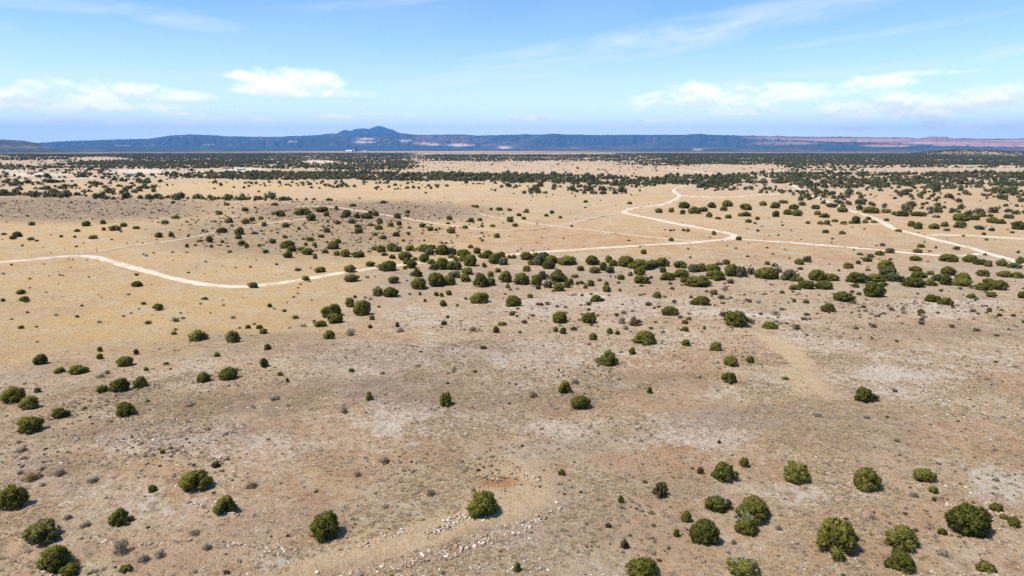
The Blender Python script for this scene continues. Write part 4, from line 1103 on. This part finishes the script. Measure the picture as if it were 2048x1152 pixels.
# far junipers that merge into one wood
FARP = ([crown_mesh('far_crown', 700 + i, 12, 130, 0.34, 0.22, 0.25, mat=LEAF['far'], n=2) for i in range(4)] +
        [crown_mesh('far_crown', 710 + i, 10, 120, 0.34, 0.20, 0.3, gap=0.3, mat=LEAF['grey'], n=2) for i in range(2)])
MIDP = ([crown_mesh('mid_crown', 720 + i, 20, 700, 0.22, 0.11, 0.2, mat=LEAF['green'], n=2) for i in range(3)] +
        [crown_mesh('mid_crown', 730, 16, 500, 0.24, 0.10, 0.35, gap=0.3, mat=LEAF['grey'], n=2)])


def far_trees():
    P = []; S = []; K = []
    for (ra, rb, dens, mul) in [(285, 1200, 0.022, 0.95), (1200, 2500, 0.019, 1.0), (2500, 6500, 0.0085, 1.2)]:
        n = int(0.5 * 2 * R(43) * (rb * rb - ra * ra) * dens)
        r = np.sqrt(RNG.uniform(ra * ra, rb * rb, n)); a = RNG.uniform(-R(43), R(43), n)
        x = r * np.sin(a); y = r * np.cos(a); z = height(x, y, False)
        u, v = project(x, y, z)
        D = tree_cover(u, v)
        cl = fbm(x, y, 45 * mul ** 2, 3, 301)
        keep = RNG.uniform(0, 1, n) < D * sstep(0.33, 0.60, cl + 0.24 * (D - 0.4))
        keep &= (v < 402) | ((u > 1640) & (v < 436))
        x, y, z, D, u, v = x[keep], y[keep], z[keep], D[keep], u[keep], v[keep]
        m = len(x)
        w = RNG.gamma(5.5, 0.66, m) * (0.45 + 0.55 * sstep(0.05, 0.35, D)) * mul; w = np.clip(w, 0.7, 8.0)
        P.append(np.column_stack([x, y, z - 0.05])); h = w * RNG.uniform(0.62, 0.95, m)
        S.append(np.column_stack([w / 2, w / 2 * RNG.uniform(.8, 1.1, m), h]))
        greyp = np.where(u > 1500, 0.34, 0.15)
        K.append(np.where(RNG.uniform(0, 1, m) < greyp, 4 + RNG.integers(0, 2, m), RNG.integers(0, 4, m)))
    P = np.concatenate(P); S = np.concatenate(S); K = np.concatenate(K)
    print('far trees', len(P))
    scatter('distant_woodland', 'dark woodland of distant junipers spread over the far plain', P, zrot(len(P)), S, K, FARP)


far_trees()

# smaller junipers between the single trees
if rest:
    i = np.array(rest)
    P = np.column_stack([X[i], Y[i], Z[i] - 0.03]); S = np.column_stack([WM[i] / 2, WM[i] / 2, HM[i]])
    K = np.where([plants[q][4] in ('g', 'sg', 'd', 'b') for q in rest], 3, RNG.integers(0, 3, len(i)))
    scatter('small_junipers', 'tiny scattered junipers and bushes dotting the plain', P, zrot(len(i)), S, K, MIDP)

# low bushes dotting the plain
def plain_bushes():
    n = 11000
    u = RNG.uniform(-20, 2068, n); v = 402 + 260 * RNG.uniform(0, 1, n) ** 1.5
    keep = (v < linev(u, EDGE) + 20) | (u > 1000)
    mound = np.maximum(soft(u, v, 640, 450, 300, 50, .5), soft(u, v, 100, 415, 300, 24, .5))
    keep &= RNG.uniform(0, 1, n) < 0.035 + 0.85 * mound + 0.14 * (v > linev(u, EDGE)) * (v > 560)
    u, v = u[keep], v[keep]
    x, y, z = hit(u, v)
    m = len(x); w = RNG.gamma(3.0, 0.23, m) + 0.22
    scatter('low_bushes', 'low grey-brown bushes peppered over the plain and mound', np.column_stack([x, y, z - 0.02]), zrot(m),
            np.column_stack([w / 2, w / 2, w * 0.55]), RNG.integers(0, 5, m), BUSHP)


BUSHP = [crown_mesh('bush', 760 + i, 8, 110, 0.40, 0.12, 0.4, mat=LEAF[k], n=2) for i, k in enumerate(['sage', 'brown', 'grey', 'sage', 'brown'])]
plain_bushes()


def sector(n, ra, rb, half=R(41)):
    r = np.sqrt(RNG.uniform(ra * ra, rb * rb, n)); a = RNG.uniform(-half, half, n)
    return r * np.sin(a), r * np.cos(a)


def in_rut(x, y):
    u, v = project(x, y, height(x, y, False))
    l2 = np.interp(u, [560, 640, 800, 960, 1120], [1175, 1135, 1085, 1035, 1000])
    l3 = np.interp(v, [640, 690, 730, 775, 860], [1490, 1560, 1608, 1650, 1740])
    return ((np.abs(v - l2) < 26) & (u > 480) & (u < 1110)) | ((np.abs(u - l3) < 26) & (v > 650) & (v < 800))


# ------------------------------------------------------------------ rubble, grass tufts
ROCKS = [rock_mesh('rock', 800 + i, 0.40 + 0.1 * (i % 3), M_STONE) for i in range(7)] + [rock_mesh('rock', 820 + i, 0.45, M_PALE) for i in range(4)] + [rock_mesh('rock', 840 + i, 0.5, M_DARKSTONE) for i in range(2)]


def rubble():
    P = []; S = []; K = []
    for (n, ra, rb, s0) in [(300000, 40, 125, 0.06), (200000, 110, 240, 0.085)]:
        x, y = sector(n, ra, rb)
        e = ((x - 70) / 175) ** 2 + ((y - 40) / 130) ** 2
        rocky = 1 - sstep(0.75, 1.25, e)
        q = (0.22 * x + y) / 5.2 + 2.6 * fbm(x, y, 30, 3, 41); led = q - np.floor(q)
        onled = np.exp(-((led - 0.90) / 0.11) ** 2) * sstep(0.45, 0.62, fbm(x, y, 42, 2, 55))
        onled = onled * sstep(0.42, 0.60, fbm(x, y, 7, 3, 405))
        cl = fbm(x, y, 9, 4, 401); big = fbm(x, y, 38, 3, 402)
        pr = rocky * (0.02 + 0.95 * sstep(0.48, 0.64, cl) * (0.25 + 0.9 * sstep(0.40, 0.62, big)) + 0.30 * onled)
        keep = (RNG.uniform(0, 1, n) < pr) & ~in_rut(x, y)
        x, y, onled, big = x[keep], y[keep], onled[keep], big[keep]; m = len(x)
        s = s0 * (0.6 + RNG.pareto(3.0, m)) * (1 + 2.4 * onled); s = np.clip(s, 0.025, 0.24 + 0.08 * onled)
        P.append(np.column_stack([x, y, height(x, y) + 0.1 * s]))
        S.append(np.column_stack([s, s * RNG.uniform(.6, 1.1, m), s * RNG.uniform(.5, 1.0, m)]))
        wp = sstep(0.45, 0.6, fbm(x, y, 16, 3, 403))
        K.append(np.where(RNG.uniform(0, 1, m) < 0.05 + 0.28 * wp - 0.3 * onled, 7 + RNG.integers(0, 4, m), np.where(RNG.uniform(0, 1, m) < 0.14, 11 + RNG.integers(0, 2, m), RNG.integers(0, 7, m))))
    P = np.concatenate(P); S = np.concatenate(S); K = np.concatenate(K); m = len(P)
    print('rocks', m)
    rot = np.column_stack([RNG.normal(0, .22, m), RNG.normal(0, .22, m), RNG.uniform(0, 6.283, m)])
    scatter('rubble', 'loose limestone rubble strewn over the near slope', P, rot, S, K, ROCKS)


def tuft_mesh(name, seed, mat, n=26, lean=0.7):
    rng = np.random.default_rng(seed)
    a = rng.uniform(0, 6.283, n); rr = rng.uniform(0, .55, n)
    base = np.column_stack([rr * np.cos(a), rr * np.sin(a), np.zeros(n)])
    d = np.column_stack([np.cos(a) * lean, np.sin(a) * lean, np.ones(n)]); d /= np.linalg.norm(d, axis=1)[:, None]
    V, Fc = tri_tufts(base, d, np.full(n, 1.0), np.full(n, 0.16), rng, 1)
    V[:, 2] = np.maximum(V[:, 2], -0.02)
    return mesh_from(name, V, Fc, mat)


TUFTS = [tuft_mesh('tuft', 900 + i, LEAF['straw'], lean=0.9) for i in range(3)] + [tuft_mesh('tuft', 910 + i, LEAF['sage'], 34, 1.1) for i in range(3)]


def grass():
    P = []; S = []; K = []
    for (n, ra, rb, s0) in [(200000, 40, 120, 0.13), (110000, 115, 260, 0.17)]:
        x, y = sector(n, ra, rb)
        cl = fbm(x, y, 7, 4, 501); big = fbm(x, y, 30, 3, 502)
        e = ((x - 70) / 175) ** 2 + ((y - 40) / 130) ** 2
        rocky = 1 - sstep(0.75, 1.25, e)
        pr = (0.06 + 0.8 * sstep(0.45, 0.65, cl) * sstep(0.35, 0.6, big)) * (0.12 + 0.88 * rocky)
        keep = (RNG.uniform(0, 1, n) < pr) & ~in_rut(x, y)
        x, y, big = x[keep], y[keep], big[keep]; m = len(x)
        s = s0 * RNG.gamma(5, 0.2, m); s = np.clip(s, 0.05, 0.55)
        P.append(np.column_stack([x, y, height(x, y)])); S.append(np.column_stack([s * 1.15, s * 1.15, s * 0.85]))
        K.append(np.where(RNG.uniform(0, 1, m) < 0.22, 3 + RNG.integers(0, 3, m), RNG.integers(0, 3, m)))
    P = np.concatenate(P); S = np.concatenate(S); K = np.concatenate(K); m = len(P)
    print('tufts', m)
    scatter('dry_grass', 'dry straw-coloured grass tufts over the near slope', P, zrot(m), S, K, TUFTS)



def brush_litter():
    P = []; S = []; K = []
    for (n, ra, rb, k) in [(60000, 42, 120, 1.0), (60000, 110, 250, 1.25)]:
        x, y = sector(n, ra, rb)
        e = ((x - 70) / 175) ** 2 + ((y - 40) / 130) ** 2
        rocky = 1 - sstep(0.80, 1.20, e)
        pr = rocky * (0.03 + 0.55 * sstep(0.50, 0.64, fbm(x, y, 11, 4, 601)) * (0.2 + 0.8 * sstep(0.42, 0.6, fbm(x, y, 34, 2, 602))))
        keep = (RNG.uniform(0, 1, n) < pr) & ~in_rut(x, y)
        pu, pv = project(x, y, height(x, y, False))
        keep &= RNG.uniform(0, 1, n) > 0.9 * np.maximum(soft(pu, pv, 1830, 775, 150, 60, .4), soft(pu, pv, 1400, 880, 110, 30, .4))
        x, y = x[keep], y[keep]; m = len(x)
        w = k * (0.11 + RNG.gamma(2.0, 0.068, m))
        P.append(np.column_stack([x, y, height(x, y) - 0.02])); S.append(np.column_stack([w / 2, w / 2, w * 0.5])); K.append(RNG.choice([0, 3, 1, 2], m, p=[.38, .37, .13, .12]))
    P = np.concatenate(P); S = np.concatenate(S); K = np.concatenate(K)
    print('brush', len(P))
    scatter('brush_litter', 'tiny dark brush clumps speckling the stony near slope', P, zrot(len(P)), S, K, BUSHP)


rubble()
grass()
brush_litter()


# ------------------------------------------------------------------ stone berms along the rutted track, boulders
def berm(label, tile, pts, count, spread, pale=0.5):
    ox, oy, k = tile
    px = np.array([(ox + a / k, oy + b / k) for a, b in pts])
    x, y, _ = hit(px[:, 0], px[:, 1]); L = np.concatenate([[0], np.cumsum(np.hypot(np.diff(x), np.diff(y)))])
    root = link('stone_berm', None, loc=(float(x[0]), float(y[0]), float(height(x[0], y[0]))))
    tag(root, label, 'stone berm')
    for q in range(count):
        t = random.uniform(0, L[-1]); cx = float(np.interp(t, L, x) + random.gauss(0, spread)); cy = float(np.interp(t, L, y) + random.gauss(0, spread))
        s = min(0.36, 0.07 + random.expovariate(10.0))
        r_ = random.random()
        o = link('stone', ROCKS[random.choice([7, 8, 9, 10]) if r_ < pale else random.choice([11, 12]) if r_ > 0.92 else random.randrange(7)], root)
        z = float(height(cx, cy)) + 0.05 * s + random.uniform(0, 0.05)
        o.location = (cx - root.location.x, cy - root.location.y, z - root.location.z)
        o.scale = (s, s * random.uniform(.6, 1), s * random.uniform(.7, 1.2)); o.rotation_euler = (random.gauss(0, .35), random.gauss(0, .35), random.uniform(0, 6.28))


TB = (680, 680, 2.44)
berm('long low berm of pale broken stones below the rutted track', TB, [(120, 1150), (250, 1110), (380, 1075), (450, 1055), (540, 1035), (680, 995), (740, 970), (830, 935), (900, 918), (960, 885), (1010, 858), (1090, 805)], 290, 0.42, 0.24)
berm('short berm of white stones above the rutted track beside the dense juniper', TB, [(430, 955), (500, 920), (545, 893), (600, 868), (655, 862)], 140, 0.40, 0.30)
berm('thin line of tan stones along the upper left edge of the rutted track', TB, [(0, 1040), (100, 1008), (200, 975), (270, 950), (330, 935)], 46, 0.34, 0.3)
berm('dark stone rim curving behind the red hollow', TB, [(690, 668), (750, 652), (820, 643), (900, 648), (940, 668), (990, 700)], 60, 0.30, 0.12)


def boulder(label, u, v, wpx, hpx, mat, seed):
    x, y, z, w, h, _ = size_and_place(np.array([u]), np.array([v]), np.array([wpx]), np.array([hpx]))
    rng = np.random.default_rng(seed); vv, ff = ICO2
    vv = vv * (1 + 0.22 * (vnoise(vv[:, 0] * 2 + seed, vv[:, 1] * 2 + vv[:, 2], seed)[:, None] - 0.5) * 2)
    for _ in range(4):
        n = rng.normal(size=3); n /= np.linalg.norm(n); dd = vv @ n - rng.uniform(.6, .8); vv = vv - np.outer(np.maximum(dd, 0), n)
    vv = vv * np.array([w[0] / 2, w[0] / 2 * 0.85, h[0] / 2])
    o = link('boulder', mesh_from('boulder', vv, ff, mat), loc=(float(x[0]), float(y[0]), float(z[0] + h[0] * 0.28)))
    o.rotation_euler[2] = rng.uniform(0, 6)
    tag(o, label, 'boulder', 'boulders on the stony slope')


boulder('round dark boulder left of the red hollow', 945.5, 976, 11, 12, M_DARKSTONE, 5)
boulder('pale flat boulder on the left stony slope, larger of a pair', 452, 917, 15, 14, M_STONE, 6)
boulder('pale boulder on the left stony slope, smaller of a pair', 440, 914, 11, 11, M_STONE, 7)
boulder('brown rounded stone on the slope left of the rutted track', 631, 981, 13, 11, M_DARKSTONE, 8)
boulder('white flat stone at the bottom edge of the rutted track', 634, 1146, 13, 9, M_PALE, 9)


# ------------------------------------------------------------------ small made things
def flat_mat(name, col, rough=0.6):
    m, w, out = newmat(name)
    P = w.n('ShaderNodeNewGeometry').outputs['Position']
    n = w.noise(P, 0.9, 3, 0.6)
    c = w.mix(w.m('MULTIPLY', w.ss(n, 0.4, 0.7), 0.25), c4(*col), c4(*[k * 0.7 for k in col]))
    bsdf(w, out, c, rough, None, 0.3)
    return m


M_WHITE = flat_mat('white_paint', (0.78, 0.77, 0.74)); M_METAL = flat_mat('dark_steel', (0.12, 0.12, 0.125)); M_CONC = flat_mat('pale_concrete', (0.55, 0.52, 0.47))
M_REDROOF = flat_mat('red_roof', (0.33, 0.12, 0.075)); M_GREYROOF = flat_mat('grey_roof', (0.36, 0.36, 0.36)); M_GLASS = flat_mat('dark_glass', (0.03, 0.035, 0.04), 0.15); M_TYRE = flat_mat('tyre_rubber', (0.03, 0.03, 0.03), 0.9)
M_WALL = flat_mat('tan_stucco', (0.56, 0.47, 0.37))


def boxv(x0, x1, y0, y1, z0, z1):
    V = [(x0, y0, z0), (x1, y0, z0), (x1, y1, z0), (x0, y1, z0), (x0, y0, z1), (x1, y0, z1), (x1, y1, z1), (x0, y1, z1)]
    Q = [(3, 2, 1, 0), (4, 5, 6, 7), (0, 1, 5, 4), (1, 2, 6, 5), (2, 3, 7, 6), (3, 0, 4, 7)]
    return V, Q


def joined(name, items, mat, parent):
    V = []; Q = []
    for (v, q) in items:
        o = len(V); V += list(v); Q += [tuple(i + o for i in f) for f in q]
    return link(name, mesh_from(name, V, Q, mat), parent)


def cyl(cx, cy, z0, z1, r0, r1, k=16):
    V = [(cx + r0 * math.cos(2 * math.pi * i / k), cy + r0 * math.sin(2 * math.pi * i / k), z0) for i in range(k)]
    V += [(cx + r1 * math.cos(2 * math.pi * i / k), cy + r1 * math.sin(2 * math.pi * i / k), z1) for i in range(k)]
    Q = [(i, (i + 1) % k, k + (i + 1) % k, k + i) for i in range(k)] + [tuple(range(k - 1, -1, -1)), tuple(range(k, 2 * k))]
    return V, Q


def gable(x0, x1, y0, y1, z0, z1, ov):
    ym = (y0 + y1) / 2
    V = [(x0 - ov, y0 - ov, z0), (x1 + ov, y0 - ov, z0), (x1 + ov, y1 + ov, z0), (x0 - ov, y1 + ov, z0), (x0 - ov, ym, z1), (x1 + ov, ym, z1)]
    return V, [(0, 1, 5, 4), (2, 3, 4, 5), (0, 4, 3), (1, 2, 5), (3, 2, 1, 0)]


# cement works on the far plain
def ground_at(u, v):
    x, y, z = hit([u], [v]); return float(x[0]), float(y[0]), float(z[0])


def far_root(name, u, dist, label, cat, group=None):
    d = ray(u, 300); a = math.atan2(d[0], d[1])
    x, y = dist * math.sin(a), dist * math.cos(a)
    o = link(name, None, loc=(x, y, float(height(x, y, False)))); o.rotation_euler[2] = -a
    return tag(o, label, cat, group)


PD = 8600.0
t = far_root('plant_tower', 712, PD, 'dark slender tower of the distant industrial plant', 'tower')
joined('shaft', [boxv(-9, 9, -9, 9, -2, 48)], M_METAL, t); joined('upper_shaft', [boxv(-6, 6, -6, 6, 48, 66)], M_METAL, t); joined('chimney', [cyl(2, 0, 66, 92, 2.2, 1.6)], M_METAL, t)
for zz in (14, 28, 41): joined('platform', [boxv(-12, 12, -12, 12, zz, zz + 1.6)], M_GREYROOF, t)
t = far_root('storage_hall', 700, PD - 60, 'white long storage hall left of the distant plant tower', 'hall')
joined('wall', [boxv(-46, 46, -22, 22, -2, 12)], M_WHITE, t); joined('roof', [gable(-46, 46, -22, 22, 12.1, 27, 1.5)], M_WHITE, t)
t = far_root('plant_shed', 705.8, PD - 130, 'small dark shed between the white hall and the tower', 'shed')
joined('wall', [boxv(-10, 10, -10, 10, -2, 26)], M_METAL, t); joined('roof', [gable(-10, 10, -10, 10, 26.1, 33, 1)], M_GREYROOF, t)
t = far_root('conveyor', 718, PD - 40, 'sloping dark conveyor leading down right from the plant tower', 'conveyor')
joined('belt_housing', [([(-30, -3, 34), (40, -3, 8), (40, 3, 8), (-30, 3, 34), (-30, -3, 39), (40, -3, 13), (40, 3, 13), (-30, 3, 39)], boxv(0, 1, 0, 1, 0, 1)[1])], M_METAL, t)
for xx in (-20, 5, 32): joined('support_leg', [boxv(xx - 1, xx + 1, -1.5, 1.5, -2, 33 - (xx + 30) * 0.372)], M_METAL, t)
for k, (uu, hh, rr) in enumerate([(724.5, 17, 9), (728, 21, 9), (732, 18, 10)]):
    t = far_root('silo', uu, PD - 20 * k, ['leftmost', 'middle', 'rightmost'][k] + ' of three pale silos right of the distant plant tower', 'silo', 'silos of the distant plant')
    joined('drum', [cyl(0, 0, -2, hh, rr, rr, 20)], M_WHITE, t); joined('cap', [cyl(0, 0, hh + 0.1, hh + 4, rr, rr * 0.3, 20)], M_CONC, t)


def house(u, v, w, dpt, h, roof, label, rot=0.2, wall=M_WALL):
    x, y, z = ground_at(u, v)
    t = link('house', None, loc=(x, y, z)); t.rotation_euler[2] = rot
    tag(t, label, 'house', 'houses by the far left woodland')
    joined('wall', [boxv(-w / 2, w / 2, -dpt / 2, dpt / 2, -0.6, h)], wall, t)
    joined('roof', [gable(-w / 2, w / 2, -dpt / 2, dpt / 2, h + 0.02, h + 2.0, 0.5)], roof, t)
    for k in range(3):
        cx = -w / 2 + w * (k + 0.5) / 3
        if k == 1: joined('door', [boxv(cx - 0.5, cx + 0.5, -dpt / 2 - 0.06, -dpt / 2 - 0.003, 0, 2.1)], M_METAL, t)
        else: joined('window', [boxv(cx - 0.8, cx + 0.8, -dpt / 2 - 0.06, -dpt / 2 - 0.003, 1.0, 2.2)], M_GLASS, t)


house(80, 353.5, 10, 7, 2.8, M_CONC, 'low pale-roofed house at the far left behind the highway')
house(64, 348.5, 11, 7, 2.8, M_REDROOF, 'tan house with brown roof in the clearing at far left', 0.1)
house(452, 338.0, 13, 8, 3, M_REDROOF, 'house with red roof among trees beyond the highway', -0.1)
house(482, 340.5, 13, 8, 3, M_CONC, 'long pale-roofed house on the clearing beyond the highway', 0.05)


def truck():
    x, y, z = ground_at(262, 353.6)
    t = link('truck', None, loc=(x, y, z + 0.55)); t.rotation_euler[2] = 0.32
    tag(t, 'grey lorry with long trailer on the pale highway at left', 'lorry')
    tr = joined('trailer', [boxv(-6.5, 3.4, -1.3, 1.3, 1.05, 3.9)], M_GREYROOF, t)
    cab = joined('cab', [([(3.8, -1.25, .6), (6.4, -1.25, .6), (6.4, 1.25, .6), (3.8, 1.25, .6), (3.8, -1.25, 3.5), (5.7, -1.2, 3.5), (5.7, 1.2, 3.5), (3.8, 1.25, 3.5)], boxv(0, 1, 0, 1, 0, 1)[1])], M_WHITE, t)
    joined('window', [boxv(4.6, 5.6, -1.29, -1.255, 2.1, 3.0)], M_GLASS, cab)
    joined('chassis', [boxv(-6.3, 6.2, -0.5, 0.5, 0.6, 1.04)], M_METAL, t)
    for xx in (-5.6, -4.4, 2.6, 5.5):
        for sy in (-1.1, 1.1):
            v, q = cyl(0, 0, -0.18, 0.18, 0.5, 0.5, 14)
            joined('wheel', [([(a + xx, c + sy, b + 0.5) for a, b, c in v], q)], M_TYRE, t)


truck()


def stake():
    x, y, z = ground_at(196, 896)
    t = link('survey_stake', None, loc=(x, y, z)); tag(t, 'thin white survey stake standing on the left stony slope', 'stake')
    joined('post', [boxv(-0.035, 0.035, -0.025, 0.025, -0.1, 0.62)], M_WHITE, t); joined('cross_piece', [boxv(-0.13, 0.13, -0.03, 0.03, 0.62, 0.68)], M_WHITE, t)


stake()


def pole(u, v, h, label):
    x, y, z = ground_at(u, v)
    t = link('utility_pole', None, loc=(x, y, z)); tag(t, label, 'pole')
    joined('shaft', [cyl(0, 0, -0.3, h, 0.10, 0.07, 8)], M_BARK, t); joined('cap', [cyl(0, 0, h + 0.002, h + 0.06, 0.09, 0.04, 8)], M_METAL, t)


pole(194, 505, 1.9, 'thin dark post beside the track above the left road bend')
pole(157.5, 513.5, 1.4, 'short dark post at the left road bend')

# ------------------------------------------------------------------ the air
HAZE_DENSITY = 3.5e-5
hv, hq = boxv(-40000, 40000, -48500, 36500, -8, 1180)
haze = link('haze', mesh_from('haze', hv, hq))
tag(haze, 'thin blue haze of the air over the whole plain', None, None, 'stuff')
mh = bpy.data.materials.new('haze_air'); mh.use_nodes = True; mh.node_tree.nodes.clear()
wh_ = NT(mh.node_tree); oh = wh_.n('ShaderNodeOutputMaterial'); pv = wh_.n('ShaderNodeVolumePrincipled')
pv.inputs['Color'].default_value = (0.16, 0.455, 1.0, 1); pv.inputs['Density'].default_value = HAZE_DENSITY; pv.inputs['Anisotropy'].default_value = 0.0
mh.node_tree.links.new(pv.outputs[0], oh.inputs['Volume'])
haze.data.materials.append(mh)
print('objects', len(bpy.data.objects), 'singles', len(single), 'rest', len(rest))
